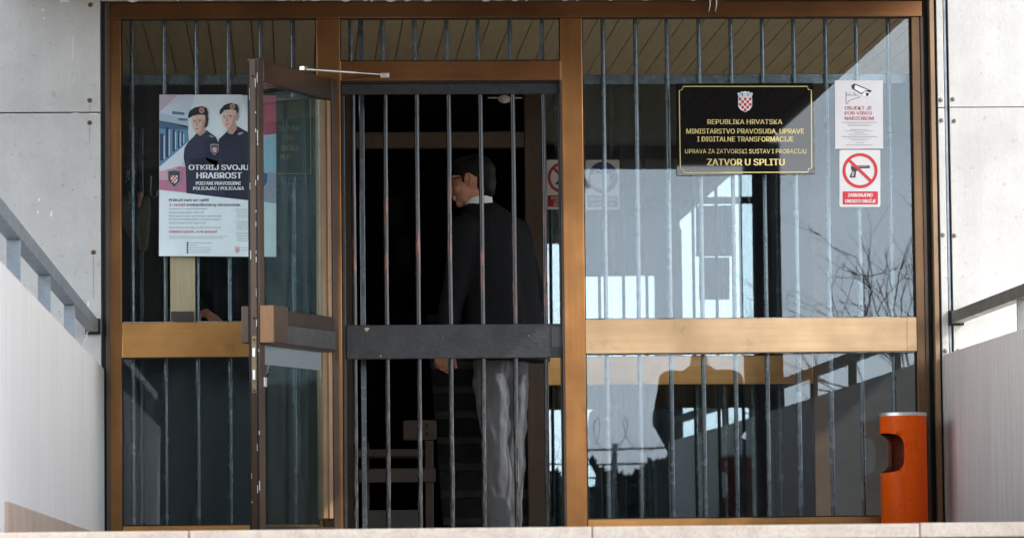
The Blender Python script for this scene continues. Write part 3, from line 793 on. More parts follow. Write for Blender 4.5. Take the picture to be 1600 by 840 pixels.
# ------------------------------------------------------------------ flat graphics
try:
    import os
    FONT = bpy.data.fonts.load(os.path.join(bpy.utils.system_resource('DATAFILES'), 'fonts', 'Inter.woff2'))   # ships with Blender
except Exception:
    FONT = None
def text_mesh(body, bold=0.0):
    cu = bpy.data.curves.new('txt', 'FONT'); cu.body = body; cu.size = 1; cu.offset = 0;
    if FONT: cu.font = FONT
    cu.resolution_u = 3
    o = bpy.data.objects.new('txt', cu); COL.objects.link(o)
    dg = bpy.context.evaluated_depsgraph_get(); dg.update()
    me = bpy.data.meshes.new_from_object(o.evaluated_get(dg))
    vs = [v.co.copy() for v in me.vertices]; fs = [tuple(p.vertices) for p in me.polygons]
    bpy.data.objects.remove(o); bpy.data.curves.remove(cu); bpy.data.meshes.remove(me)
    return vs, fs
class Sheet:
    """a flat printed thing: layers of ink a fraction of a millimetre apart"""
    def __init__(s, z0x, z0y, k, Y):
        s.o = (z0x, z0y, k); s.Y = Y; s.mb = MB(); s.mats = []; s.names = {}; s.layer = 0
    def P(s, x, y, lift=None):
        zx, zy, k = s.o
        p = F(zx + x/k, zy + y/k, s.Y); p.y -= (s.layer if lift is None else lift)*.00035
        return p
    def ink(s, col, rough=.6, metal=0):
        key = (tuple(round(c,4) for c in col), rough)
        if key not in s.names:
            s.names[key] = len(s.mats); s.mats.append(worn('ink', col, tuple(c*.86 for c in col), rough, metal, 5, lo=.3, hi=.75, bs=.06, bscale=9, bd=.01) if rough > .3 else plain('ink', col, rough, metal))
        return s.names[key]
    def poly(s, pts, col, lay=1, rough=.6):
        s.layer = lay
        s.mb.poly([s.P(*p) for p in pts], s.ink(col, rough))
    def strip(s, pts, w, col, lay=1, rough=.6, closed=False):
        n = len(pts); L = []
        s.layer = lay
        for i in range(n):
            a = Vector(pts[(i-1) % n] if closed or i > 0 else pts[i]); b = Vector(pts[(i+1) % n] if closed or i < n-1 else pts[i])
            t = (b-a).normalized(); nn = Vector((-t.y, t.x)); c = Vector(pts[i])
            L.append((c+nn*w/2, c-nn*w/2))
        k = s.ink(col, rough)
        for i in range(n if closed else n-1):
            j = (i+1) % n
            s.mb.poly([s.P(*L[i][0]), s.P(*L[j][0]), s.P(*L[j][1]), s.P(*L[i][1])], k)
    def circle(s, cx, cy, r, col, lay=1, ry=None, n=24, rough=.6):
        ry = ry or r
        s.poly([(cx+r*math.cos(2*math.pi*i/n), cy+ry*math.sin(2*math.pi*i/n)) for i in range(n)], col, lay, rough)
    def ring(s, cx, cy, r, w, col, lay=1, n=40, rough=.6):
        s.strip([(cx+(r-w/2)*math.cos(2*math.pi*i/n), cy+(r-w/2)*math.sin(2*math.pi*i/n)) for i in range(n)], w, col, lay, rough, True)
    def text(s, body, x0, x1, ytop, ybot, col, lay=2, bold=.05, rough=.6):
        """text fitted between x0,x1 with capitals between ytop and ybot"""
        vs, fs = text_mesh(body, bold)
        xa = min(v.x for v in vs); xb = max(v.x for v in vs)
        cv, _ = text_mesh('H', bold); cap = max(v.y for v in cv)
        w = bold*.62*(ybot-ytop)                       # heavier strokes: the outline set two or three times side by side
        n = 1 if w < .2 else (2 if w < 1.5 else 3)
        for i in range(n):
            s.layer = lay + .25*i
            dx = 0 if n == 1 else -w + 2*w*i/(n-1)
            s.mb.add([s.P(x0+w + (v.x-xa)/(xb-xa)*(x1-x0-2*w) + dx, ybot - v.y/cap*(ybot-ytop)) for v in vs], fs, s.ink(col, rough))
    def base(s, pts, col, thick=.0012, rough=.6):
        zx, zy, k = s.o; P = [F(zx+x/k, zy+y/k, s.Y) for x, y in pts]
        for p in P: p.y = s.Y
        s.mb.prism(P, (0, thick, 0), s.ink(col, rough))
    def done(s, name, label, cat, group=None):
        zx, zy, k = s.o
        o = s.mb.build(name, s.mats, fixn=False, loc=Vector(s.mb.v[0]))
        return tag(o, label, cat, group)
def rrect(x0, y0, x1, y1, r, n=5):
    pts = []
    for cx, cy, a0 in ((x1-r,y0+r,-90),(x1-r,y1-r,0),(x0+r,y1-r,90),(x0+r,y0+r,180)):
        for i in range(n+1):
            a = R(a0 + 90*i/n); pts.append((cx+r*math.cos(a), cy+r*math.sin(a)))
    return pts
def checks(s, x0, y0, w, h, lay, red=(.55,.01,.02), white=(.85,.82,.80), nx=5, ny=5, shield=True):
    """red and white chequered shield"""
    if shield:
        s.poly([(x0-w*.05,y0),(x0+w*1.05,y0),(x0+w*1.05,y0+h*.62),(x0+w*.88,y0+h*.88),(x0+w*.5,y0+h*1.06),(x0+w*.12,y0+h*.88),(x0-w*.05,y0+h*.62)], white, lay)
    cw, ch = w/nx, h/ny
    for i in range(nx):
        for j in range(ny):
            if (i+j) % 2 == 0:
                if j == ny-1 and i in (0, nx-1): continue
                s.poly([(x0+cw*i,y0+ch*j),(x0+cw*(i+1),y0+ch*j),(x0+cw*(i+1),y0+ch*(j+1)),(x0+cw*i,y0+ch*(j+1))], red, lay+1)
def crest(s, x0, y0, w, hc, hs, lay):
    """five small crown shields over the chequered shield"""
    cols = [(.55,.6,.75),(.25,.2,.45),(.62,.66,.72),(.12,.45,.62),(.55,.5,.65)]
    for i in range(5):
        a = x0-w*.12 + w*1.24*i/5; b = x0-w*.12 + w*1.24*(i+1)/5
        la = x0 + w*i/5; lb = x0 + w*(i+1)/5
        dy = (.22,.06,0,.06,.22)[i]*hc
        s.poly([(a,y0+dy+hc*.12),((a+b)/2,y0+dy),(b,y0+dy+hc*.12),(lb,y0+hc),(la,y0+hc)], (.78,.78,.8), lay)
        s.poly([(a+w*.04,y0+dy+hc*.25),(b-w*.04,y0+dy+hc*.25),(lb-w*.05,y0+hc*.85),(la+w*.05,y0+hc*.85)], cols[i], lay+1)
    checks(s, x0, y0+hc, w, hs, lay)

# --- recruitment poster
S = Sheet(240, 140, 3.11, .0275)
S.base([(28,25),(596,29),(596,812),(26,808)], (.82,.91,.94))
S.poly([(28,25),(596,29),(596,553),(27,487)], (.56,.66,.74), 1)
S.poly([(200,25),(430,25),(470,200),(420,330),(150,330),(170,150)], (.70,.78,.82), 2)          # bright far end of the corridor
S.poly([(28,130),(165,175),(172,250),(28,375)], (.12,.26,.42), 3)
S.poly([(28,110),(168,150),(168,185),(28,150)], (.42,.52,.62), 4)
S.poly([(28,150),(168,178),(168,196),(28,190)], (.06,.13,.24), 4)
S.poly([(90,105),(150,112),(150,124),(90,120)], (.10,.18,.3), 4)
S.poly([(120,138),(165,142),(165,152),(120,150)], (.10,.18,.3), 5)
for x, a, b, w in ((40,215,345,16),(66,185,330,14),(98,195,300,11),(122,200,285,8),(140,205,270,6)):
    S.poly([(x-w/2,a),(x+w/2,a),(x+w/2,b),(x-w/2,b)], (.02,.04,.09), 5)
    S.poly([(x+w/2,a+10),(x+w/2+6,a+10),(x+w/2+6,b-8),(x+w/2,b-8)], (.45,.62,.75), 5)
S.poly([(28,378),(168,258),(176,300),(120,392),(28,392)], (.70,.74,.82), 5)
S.poly([(28,25),(120,25),(28,110)], (.50,.42,.50), 4)
S.poly([(28,62),(150,25),(190,25),(28,96)], (.60,.60,.68), 3)
S.poly([(28,400),(120,372),(178,380),(178,502),(28,486)], (.56,.20,.32), 6)
S.poly([(28,400),(120,372),(70,440),(28,440)], (.66,.40,.50), 7)
S.poly([(500,27),(596,29),(596,215),(538,222)], (.52,.10,.17), 6)
S.poly([(515,240),(596,222),(596,405),(515,400)], (.40,.62,.76), 6)
S.poly([(515,400),(596,405),(596,553),(515,540)], (.42,.42,.52), 6)
navy, navy2, navy3 = (.012,.016,.042), (.022,.028,.065), (.008,.010,.026)
S.poly([(345,215),(370,190),(405,178),(455,205),(500,240),(520,320),(525,545),(300,520),(312,300),(318,240)], navy, 8)      # man's torso
S.poly([(160,504),(156,380),(146,330),(150,285),(168,255),(196,228),(214,206),(258,198),(300,228),(318,262),(330,330),(348,525)], navy2, 9)   # woman's torso
S.poly([(240,250),(300,232),(318,262),(326,320),(300,380),(255,340)], navy, 10)
S.poly([(170,340),(250,330),(320,350),(330,375),(200,372)], navy3, 10)
S.poly([(356,215),(380,222),(405,192),(412,204),(384,236),(352,228)], navy3, 10)
S.poly([(410,212),(432,206),(434,214),(412,222)], (.35,.33,.35), 11)
S.poly([(272,222),(292,228),(290,234),(270,228)], (.35,.33,.35), 11)
sk, sk2, sk3 = (.66,.44,.37), (.48,.29,.24), (.72,.53,.46)
S.poly([(200,190),(246,176),(254,206),(226,226),(208,214)], sk2, 10)                                    # her neck
S.poly([(250,118),(268,140),(262,178),(246,190)], (.05,.03,.03), 11)                                     # her hair
S.poly([(186,128),(184,158),(190,186),(200,204),(212,212),(228,206),(244,186),(252,155),(251,122)], sk, 12)
S.poly([(186,128),(184,158),(190,186),(200,204),(208,204),(205,165),(206,128)], sk3, 13)
S.poly([(240,150),(251,140),(248,175),(236,196),(228,206),(234,180)], sk2, 13)
S.poly([(192,150),(204,148),(204,152),(192,153)], (.05,.03,.03), 14); S.poly([(216,147),(234,148),(234,152),(216,151)], (.05,.03,.03), 14)
S.circle(199,158,3.5,(.04,.03,.03),14,2.4,8); S.circle(224,157,4,(.04,.03,.03),14,2.4,8)
S.poly([(207,155),(212,155),(214,176),(205,177)], sk2, 14); S.poly([(202,189),(218,188),(214,194),(205,194)], (.42,.12,.12), 14)
S.poly([(168,140),(168,122),(176,104),(200,88),(235,81),(258,90),(265,112),(262,150),(250,124),(215,122),(190,128),(178,138)], (.010,.011,.016), 15)
S.circle(234,102,13,(.50,.36,.22),16,14,14); S.circle(234,102,8,(.45,.10,.08),17,9,10)
S.poly([(356,178),(398,160),(408,196),(384,220),(362,212)], sk2, 10)                                     # his neck
S.poly([(398,122),(410,112),(416,126),(406,152),(398,152)], sk2, 11)
S.poly([(334,108),(331,136),(336,164),(344,182),(358,190),(376,186),(394,164),(401,130),(401,100)], sk, 12)
S.poly([(334,108),(331,136),(336,164),(344,182),(354,186),(352,150),(354,108)], sk3, 13)
S.poly([(390,130),(401,120),(396,160),(378,184),(366,188),(382,162)], sk2, 13)
S.poly([(338,129),(350,127),(350,131),(338,132)], (.07,.05,.04), 14); S.poly([(364,126),(384,127),(384,131),(364,130)], (.07,.05,.04), 14)
S.circle(345,137,3.5,(.04,.03,.03),14,2.3,8); S.circle(373,136,4,(.04,.03,.03),14,2.3,8)
S.poly([(353,134),(358,134),(361,156),(350,157)], sk2, 14); S.poly([(347,168),(367,166),(364,171),(350,172)], (.40,.16,.14), 14)
S.poly([(321,124),(322,100),(344,76),(376,65),(406,74),(414,98),(411,124),(400,100),(370,97),(344,101),(330,118)], (.012,.013,.018), 15)
S.circle(383,83,13,(.50,.36,.22),16,14,14); S.circle(383,83,8,(.45,.10,.08),17,9,10)
def shield(cx, cy, w, h, c1, c2, lay, chk=True):
    def sh(k): return [(cx-w*k,cy-h*k*.9),(cx,cy-h*k),(cx+w*k,cy-h*k*.9),(cx+w*k*.95,cy+h*k*.25),(cx,cy+h*k),(cx-w*k*.95,cy+h*k*.25)]
    S.poly(sh(1), c2, lay); S.poly(sh(.86), c1, lay+1)
    if chk: checks(S, cx-w*.45, cy-h*.35, w*.9, h*.8, lay+2, nx=4, ny=4)
shield(100, 434, 33, 47, (.06,.065,.075), (.35,.36,.40), 16)
shield(296, 292, 20, 28, (.10,.09,.11), (.42,.40,.42), 16)
shield(535, 440, 22, 42, (.05,.14,.30), (.45,.62,.75), 16, False)
S.poly([(28,488),(596,555),(596,812),(26,808)], (.82,.91,.94), 16)
W = (.86,.88,.90)
S.text('OTKRIJ SVOJU', 170, 462, 366, 391, W, 19, .11)
S.text('HRABROST', 208, 430, 403, 432, W, 19, .11)
S.text('POSTANI PRAVOSUDNI', 205, 424, 447, 464, W, 19, .10)
S.text('POLICAJAC / POLICAJKA', 192, 440, 472, 488, W, 19, .10)
D, RD = (.05,.06,.08), (.50,.05,.12)
S.text('Pridruži nam se i upiši', 75, 268, 530, 543, D, 19, .09)
S.text('3. razred', 75, 152, 553, 566, RD, 19, .09)
S.text('srednjoškolskog obrazovanja', 158, 420, 553, 566, D, 19, .09)
for y, x1, tx in ((582,260,'Završio/la si 2. razred srednje škole?'),(600,246,'Voliš pomagati ljudima i štititi red?'),(617,332,'Želiš osiguran posao i profesionalno napredovanje?'),(633,326,'Privlače te borilačke vještine i rukovanje oružjem?'),(650,256,'Sport je sastavni dio tvog života?'),(673,326,'Ako je većina tvojih odgovora DA, pridruži nam se!')):
    S.text(tx, 75, x1, y-7, y+1, (.12,.14,.17), 19, .004)
S.text('Odaberi poziv, a ne posao!', 75, 308, 683, 696, RD, 19, .07)
G = (.30,.36,.40)
rs = random.Random(2)
def dashes(x0, x1, y, h=2.6, col=G, sh=S, lay=19):
    x = x0
    while x < x1:
        w = rs.uniform(4, 13); sh.poly([(x,y-h/2),(min(x+w,x1),y-h/2),(min(x+w,x1),y+h/2),(x,y+h/2)], col, lay); x += w+2.5
dashes(75, 357, 713); dashes(75, 338, 722)
for k in range(5):
    S.circle(165, 745+11.5*k, 5, (.03,.03,.04), 19, n=12); dashes(176, 176+(108,34,100,105,98)[k], 745+11.5*k)
for y0, n in ((582,5),(640,5),(695,5)):
    dashes(396, 470, y0, 2.2, (.50,.25,.30))
    for k in range(n): dashes(404, 404+rs.uniform(60,140), y0+8+8*k, 2.2)
crest(S, 396, 760, 22, 10, 24, 17)
dashes(425, 470, 768); dashes(425, 460, 780)
S.done('poster', 'pale blue recruitment poster with two police officers in berets on the left window', 'poster')

# --- gold lettered plaque
S = Sheet(1040, 110, 3.653, .016)
BK = (.006,.006,.006)
S.base([(60,76),(843,72),(852,590),(65,600)], BK, .012, .02)
GD = (.72,.58,.22)
x0,y0,x1,y1,c = 78,92,832,580,22
S.strip([(x0+c,y0),(x1-c,y0),(x1-c+3,y0+c-6),(x1,y0+c),(x1+2,y1-c),(x1-c+6,y1-c+4),(x1-c+2,y1),(x0+c+6,y1+4),(x0+c+3,y1-c+8),(x0+6,y1-c+2),(x0,y0+c),(x0+c-5,y0+c-4)], 5, GD, 1, .4, True)
for tx, a, b, t, u, bo in (('REPUBLIKA HRVATSKA',238,666,280,307,.014),('MINISTARSTVO PRAVOSUĐA, UPRAVE',118,790,333,361,.014),('I DIGITALNE TRANSFORMACIJE',180,730,378,406,.014),('UPRAVA ZA ZATVORSKI SUSTAV I PROBACIJU',111,803,449,474,.002),('ZATVOR U SPLITU',236,680,505,542,.022)):
    S.text(tx, a, b, t, u, GD, 1, bo*4, .4)
crest(S, 418, 118, 72, 38, 78, 1)
S.done('plaque', 'black plaque with gold lettering and chequered crest on the right window', 'plaque')

# --- video surveillance notice
S = Sheet(1040, 110, 3.653, .0285)
S.base([(966,58),(1240,58),(1242,446),(968,448)], (.56,.55,.57))
K, RN = (.025,.02,.022), (.30,.02,.035)
S.poly([(1060,86),(1078,75),(1176,116),(1170,128),(1140,118),(1120,138),(1062,104)], K, 1)
S.poly([(1082,82),(1160,114),(1142,114),(1118,130),(1078,106)], (.72,.70,.72), 2)
S.poly([(1122,138),(1140,120),(1172,130),(1160,152),(1140,146)], (.75,.74,.75), 1)
S.poly([(1140,126),(1164,132),(1154,150),(1144,144)], K, 2)
S.poly([(1078,75),(1176,116),(1172,120),(1074,80)], K, 3)
S.strip([(1030,122),(1034,142),(1090,142),(1112,152),(1060,168),(1042,176),(1040,192),(1030,192),(1030,122)], 3, K, 1)
S.strip([(1072,126),(1084,140)], 3, K, 1); S.strip([(1050,142),(1050,128)], 3, K, 1)
for tx, a, b, t, u in (('OBJEKT JE',1022,1178,205,225),('POD VIDEO',1022,1178,235,254),('NADZOROM',1022,1188,264,284)):
    S.text(tx, a, b, t, u, RN, 1, .06)
GG = (.16,.16,.17)
for y, a, b in ((297,1004,1206),(378,1004,1206)): S.poly([(a,y-1.5),(b,y-1.5),(b,y+1.5),(a,y+1.5)], GG, 1)
for y, a, b in ((308,1035,1175),(317,1040,1170),(338,1055,1155),(347,1025,1185),(356,1075,1135),(366,1045,1165),(388,1040,1172),(398,1060,1150),(414,1085,1130),(426,1030,1182)): dashes(a, b, y, 3, GG, S, 1)
S.done('notice', 'white video surveillance notice with red letters above the weapon ban sticker', 'notice')

# --- no weapons sticker
S = Sheet(1040, 110, 3.653, .0285)
S.base(rrect(992,454,1226,779,10), (.60,.59,.59))
RR = (.52,.02,.03)
gun = [(1058,548),(1064,542),(1160,542),(1166,548),(1166,558),(1110,560),(1098,572),(1088,574),(1084,612),(1052,612),(1050,604),(1064,574),(1058,562)]
S.poly(gun, (.035,.035,.04), 1)
S.poly([(1066,546),(1150,546),(1150,549),(1066,549)], (.4,.4,.42), 2)
S.poly([(1066,578),(1078,578),(1074,604),(1060,604)], (.35,.35,.37), 2)
S.ring(1110, 572, 100, 17, RR, 3)
S.strip([(1045,510),(1175,634)], 17, RR, 3)
S.poly(rrect(1010,690,1212,765,6), RR, 1)
S.text('ZABRANJENO', 1040, 1182, 701, 721, (.70,.68,.68), 2, .09)
S.text('UNOSITI ORUŽJE', 1024, 1200, 736, 755, (.70,.68,.68), 2, .09)
S.done('sticker', 'white sticker with a red crossed out handgun on the right window', 'sticker')

# --- stickers on the inner partition
S = Sheet(840, 230, 7.6375, IY+.028)
S.base(rrect(108,152,512,742,16), (.78,.76,.68))
S.poly([(205,445),(262,380),(300,330),(330,330),(330,445)], (.02,.02,.02), 1)
S.poly([(290,250),(345,250),(345,440),(290,440)], (.02,.02,.02), 1)
S.ring(305, 362, 186, 34, (.45,.03,.03), 3)
S.strip([(190,250),(420,478)], 34, (.45,.03,.03), 3)
S.poly([(118,572),(502,572),(502,710),(118,710)], (.42,.02,.02), 1)
for tx, a, b, t, u in (('ZABRANJENO',160,470,588,616),('UPOTREBA',195,430,630,656),('MOBITELA',192,436,670,697)):
    S.text(tx, a, b, t, u, (.80,.74,.68), 2, .06)
S.done('sticker', 'phone ban sticker half hidden at the right side of the doorway', 'sticker')
S = Sheet(840, 230, 7.6375, IY+.028)
S.base(rrect(575,152,976,745,16), (.88,.88,.80))
S.circle(780, 362, 176, (.02,.05,.19), 1, 190, 40)
S.poly([(628,330),(700,312),(790,330),(860,312),(862,420),(845,470),(790,505),(700,490),(640,450)], (.74,.75,.70), 2)
S.strip([(660,312),(700,280),(740,268),(752,300)], 6, (.7,.72,.7), 2)
S.strip([(848,350),(900,305),(930,300),(928,340),(850,440)], 6, (.7,.72,.7), 2)
S.poly([(595,578),(955,578),(955,712),(595,712)], (.05,.10,.22), 1)
S.text('OBVEZNA UPORABA', 610, 942, 600, 632, (.75,.78,.78), 2, .05)
S.text('MASKE', 650, 770, 660, 692, (.75,.78,.78), 2, .05); S.text('KO', 862, 905, 660, 692, (.75,.78,.78), 2, .05)
S.done('sticker', 'round blue face mask sticker behind the bars of the right window', 'sticker')
# --- second dark plaque seen through the open door's glass
S = Sheet(420, 120, 2.8, .018)
S.base([(35,88),(192,88),(192,428),(35,428)], (.012,.022,.022), .008, .2)
GQ = (.22,.165,.06)
S.strip([(37,98),(182,98),(184,424),(37,424)], 4, (.30,.29,.11), 1, .4)
for tx, a, b, y in (('SUDNE',40,142,236),('SKE',70,112,277),('ZNIKA',52,132,322),('PLIT',52,98,362)):
    S.text(tx, a, b, y-22, y, GQ, 1, .05, .4)
S.done('plaque', 'dim dark plaque behind the open door glass beside the poster', 'plaque')

# ------------------------------------------------------------------ orange bin
BYc = -.25
bx0, bx1 = F(1374.5,650,BYc).x, F(1447,650,BYc).x
bc = Vector(((bx0+bx1)/2, BYc, 0)); br_ = (bx1-bx0)/2
bz = F(1410,646,BYc).z
bin_t = thing('litter_bin', 'orange cylindrical litter bin with a side opening by the right jamb', 'litter bin', bc)
N = 72
zo1, zo0 = F(1400,677,BYc).z, F(1400,738,BYc).z
# opening centred on the left front, from the left silhouette to px 1413
def hole(a, z):
    """a = angle from the direction of the opening"""
    hw = R(70); zz = (z-(zo0+zo1)/2)/((zo1-zo0)/2); aa = a/hw
    return abs(aa)**4 + abs(zz)**4 < 1
a_open = R(193)                                   # direction of the opening (towards -X, slightly front)
m = MB(); NZ = 60; zs = [.012 + (bz-.014)*i/NZ for i in range(NZ+1)]
ang = [2*math.pi*i/N for i in range(N)]
def dlt(a): 
    d = (a - a_open + math.pi) % (2*math.pi) - math.pi
    return d
grid = {}
verts = []
for zi, z in enumerate(zs):
    for ai, a in enumerate(ang):
        # pull vertices near the hole border onto it
        grid[zi, ai] = len(verts); d = dlt(a)
        hw = R(70); hz = (zo1-zo0)/2; zc2 = (zo0+zo1)/2
        aa = d/hw; zz = (z-zc2)/hz; rr = (abs(aa)**4 + abs(zz)**4)**.25
        A, Z = a, z
        if .84 < rr < 1.16:
            A = a_open + d/rr; Z = zc2 + (z-zc2)/rr
        verts.append((bc.x + br_*math.cos(A), bc.y + br_*math.sin(A), Z))
fs = []
for zi in range(NZ):
    for ai in range(N):
        aj = (ai+1) % N
        am = ang[ai] + math.pi/N; zm = (zs[zi]+zs[zi+1])/2
        if hole(dlt(am), zm): continue
        fs.append((grid[zi,ai],grid[zi,aj],grid[zi+1,aj],grid[zi+1,ai]))
m.add(verts, fs)
bo = m.build('body', [M['bin'], M['bin_in']], bin_t, smooth=True, angle=0)
so = bo.modifiers.new('Solid', 'SOLIDIFY'); so.thickness = .003; so.offset = -1; so.material_offset = 1
m = MB()
m.tube([bc+Vector((0,0,bz-.012)), bc+Vector((0,0,bz+.004))], br_+.0015, 48)
m.build('rim', M['silver'], bin_t, smooth=True, bevel=.001)
m = MB(); m.tube([bc+Vector((0,0,.003)), bc+Vector((0,0,.014))], br_-.004, 40); m.build('base', M['black'], bin_t, smooth=True)
m = MB(); m.tube([bc+Vector((0,0,.015)), bc+Vector((0,0,zo0-.02))], br_-.012, 40); m.build('liner', M['black'], bin_t, smooth=True)
a_s = R(261); m = MB(); e1 = V0(math.cos(a_s), math.sin(a_s), 0); e2 = V0(-math.sin(a_s), math.cos(a_s), 0)
m.obox(bc, e2, e1, Vector((0,0,1)), (-.0018,.0018), (br_-.001,br_+.0009), (.014,zo0-.02)); m.build('seam', M['bin'], bin_t, bevel=.0005)

# ------------------------------------------------------------------ canopy
CZ, CXR, CYF = 2.56, 3.05, -8.3
can = thing('canopy', 'deep entrance canopy with brown boarded soffit over the landing', 'canopy', (1, -4, CZ))
m = MB(); m.box(-1.35, CXR, CYF, -.035, CZ+.03, CZ+.28); m.build('slab', M['concrete'], can, bevel=.01)
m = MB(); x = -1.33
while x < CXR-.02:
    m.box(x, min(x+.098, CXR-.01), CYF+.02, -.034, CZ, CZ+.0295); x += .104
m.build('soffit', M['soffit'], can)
pil = MB(); pil.box(2.92, 3.14, -7.25, -7.03, -1.495, CZ+.029)
tag(pil.build('pillar', M['dark_concrete'], bevel=.01), 'dark square pillar holding the right front of the canopy', 'pillar')
pil = MB(); pil.box(-1.34, -1.12, -7.95, -7.73, -1.495, CZ+.029)
tag(pil.build('pillar', M['dark_concrete'], bevel=.01), 'dark square pillar holding the left front of the canopy', 'pillar')

# ------------------------------------------------------------------ people
def skin_mat(name, col):
    m, nt, p = mat(name)
    f = ramp(nt, nz(nt, 60, 4, .7), [(.35, 0), (.7, 1)])
    nt.links.new(mixc(nt, f, col, tuple(c*k for c, k in zip(col, (.85,.72,.68)))), p.inputs['Base Color'])
    p.inputs['Roughness'].default_value = .48
    return m
M['skin'] = skin_mat('skin', (.55,.26,.155))
M['hair'] = worn('black_hair', (.006,.005,.005), (.012,.010,.009), .6, 0, 60, (1,1,.2), bs=.5, bscale=150, spec=.15)
def cloth(name, a, b, rough=.8, sheen=.2, scale=300):
    m, nt, p = mat(name)
    f = ramp(nt, nz(nt, scale, 2, .6), [(.3, 0), (.7, 1)])
    nt.links.new(mixc(nt, f, a, b), p.inputs['Base Color']); p.inputs['Roughness'].default_value = rough
    p.inputs['Sheen Weight'].default_value = sheen; p.inputs['Specular IOR Level'].default_value = .12
    return m
M['jacket'] = cloth('black_wool', (.008,.008,.009), (.012,.012,.013), .85, 0)
M['trousers'] = cloth('grey_worsted', (.15,.15,.155), (.11,.11,.115), .5, .0)
M['dark_trousers'] = cloth('dark_cloth', (.016,.018,.022), (.02,.022,.027), .85, 0)
M['shoe'] = plain('black_leather', (.01,.01,.01), .3)
M['shirt'] = plain('white_shirt', (.78,.78,.80), .7)
M['olive'] = cloth('olive_cloth', (.22,.205,.155), (.17,.155,.12), .85, .1)

def V(*a): return Vector(a)
def limb(mb, pts, rad, n=20, sub=5):
    """tapered limb: rounded joints and a smooth tube between them"""
    P = [Vector(p) for p in pts]; Q = []; Rr = []
    for i in range(len(P)-1):
        for k in range(sub):
            t = k/sub; Q.append(P[i].lerp(P[i+1], t)); Rr.append(rad[i]*(1-t)+rad[i+1]*t)
    Q.append(P[-1]); Rr.append(rad[-1])
    mb.tube(Q, Rr, n)
    for p, r in zip(P, rad): mb.ell(p, (r,r,r), nu=n, nv=12)
def torso(mb, rings, u, f):
    L = []
    for c, w, d in rings:
        L.append([c + u*(w*math.copysign(abs(math.cos(a))**.8, math.cos(a))) + f*(d*math.copysign(abs(math.sin(a))**.9, math.sin(a))) for a in [2*math.pi*k/36 for k in range(36)]])
    mb.loft(L)
def hand(mb, wrist, d, n, thumb=1, curl=.5, spread=.12, k=1.0):
    d = d.normalized(); s = d.cross(n).normalized(); n = s.cross(d).normalized(); s = s*thumb
    pal = wrist + d*.05*k
    rot = Matrix((s, n, d)).transposed()
    mb.ell(pal, (.041*k,.016*k,.055*k), rot, 18, 12)
    mb.ell(pal + d*.026*k, (.041*k,.0145*k,.026*k), rot, 18, 12)
    limb(mb, [wrist - d*.05*k, wrist, pal], [.029*k,.026*k,.022*k], 14, 3)
    for i, L in enumerate((.072,.081,.076,.058)):
        p = pal + d*.040*k + s*((1.5-i)*.0195*k); a = curl*(.8+.12*i); sp = (1.5-i)*spread
        dirv = (d*math.cos(sp) + s*math.sin(sp)).normalized(); pts = [p - dirv*.02*k, p]; q = p; ang = 0
        for j, fr in enumerate((.45,.31,.24)):
            ang += a*(1, 1.15, .7)[j]
            q = q + (dirv*math.cos(ang) + n*math.sin(ang))*L*fr*k; pts.append(q)
        limb(mb, pts, [.0088*k,.0088*k,.0080*k,.0074*k,.0062*k], 12, 2)
    b = pal - d*.02*k + s*.030*k
    t1 = b + (d*.65+s*.62+n*.35).normalized()*.040*k
    t2 = t1 + (d*.85+s*.15+n*.5).normalized()*.030*k
    t3 = t2 + (d*.85-s*.1+n*.55).normalized()*.024*k
    limb(mb, [b, t1, t2, t3], [.015*k,.0115*k,.0098*k,.0075*k], 12, 2)
def head(mb, hair, c, f, s, up, k=1.0):
    """head: centre c, facing f, s = side with the visible ear"""
    rot = Matrix((f, s, up)).transposed()
    A = lambda x, y, z: c + f*x*k + s*y*k + up*z*k
    E = lambda p, r, R2=rot, nu=22, nv=16: mb.ell(A(*p), tuple(q*k for q in r), R2, nu, nv)
    E((-.010,0,.025), (.098,.077,.090))
    E((.028,0,-.020), (.066,.064,.090))
    E((.030,0,-.065), (.055,.052,.042))
    E((.072,0,-.096), (.020,.026,.018))
    E((.080,0,.028), (.018,.055,.014)); E((.060,.040,-.025), (.026,.022,.026)); E((.060,-.040,-.025), (.026,.022,.026))
    nose = [A(.088,0,.020), A(.106,0,-.012), A(.118,0,-.030), A(.100,0,-.040)]
    limb(mb, nose, [.010*k,.011*k,.013*k,.010*k], 12, 3)
    E((.096,0,-.060), (.012,.024,.008)); E((.093,0,-.073), (.012,.021,.009))
    for sg in (1, -1):
        # ear: rim, bowl and lobe
        e = lambda x, z, y=.079: c + f*x*k + s*(sg*(y+.006)*k) + up*z*k
        rim = [e(.002,-.010,.076), e(.010,.012,.080), e(.002,.030,.086), e(-.014,.030,.090), e(-.024,.014,.090), e(-.020,-.008,.086), e(-.008,-.026,.080), e(.001,-.030,.076)]
        limb(mb, rim, [.005*k,.0052*k,.0055*k,.0055*k,.0055*k,.0055*k,.0065*k,.006*k], 10, 3)
        mb.ell(e(-.010,.004,.077), (.016*k,.006*k,.024*k), rot, 14, 10)
    if hair is not None:
        H = lambda p, r: hair.ell(A(*p), tuple(q*k for q in r), rot, 24, 16)
        H((-.016,0,.048), (.102,.081,.082)); H((-.064,0,.000), (.052,.074,.078)); H((.030,0,.080), (.062,.066,.044))
        H((-.070,0,-.030), (.040,.058,.060))
        for sg in (1,-1): H((.026, sg*.066, .012), (.008,.008,.024))
folds = lambda amp, sx=(1,1,1), fr=9, off=0: (lambda c: amp*(mnoise.noise(V(c.x*fr*sx[0]+off, c.y*fr*sx[1], c.z*fr*sx[2])) + .5*mnoise.noise(V(c.x*fr*2.3*sx[0], c.y*fr*2.3*sx[1]+off, c.z*fr*2.3*sx[2]))))

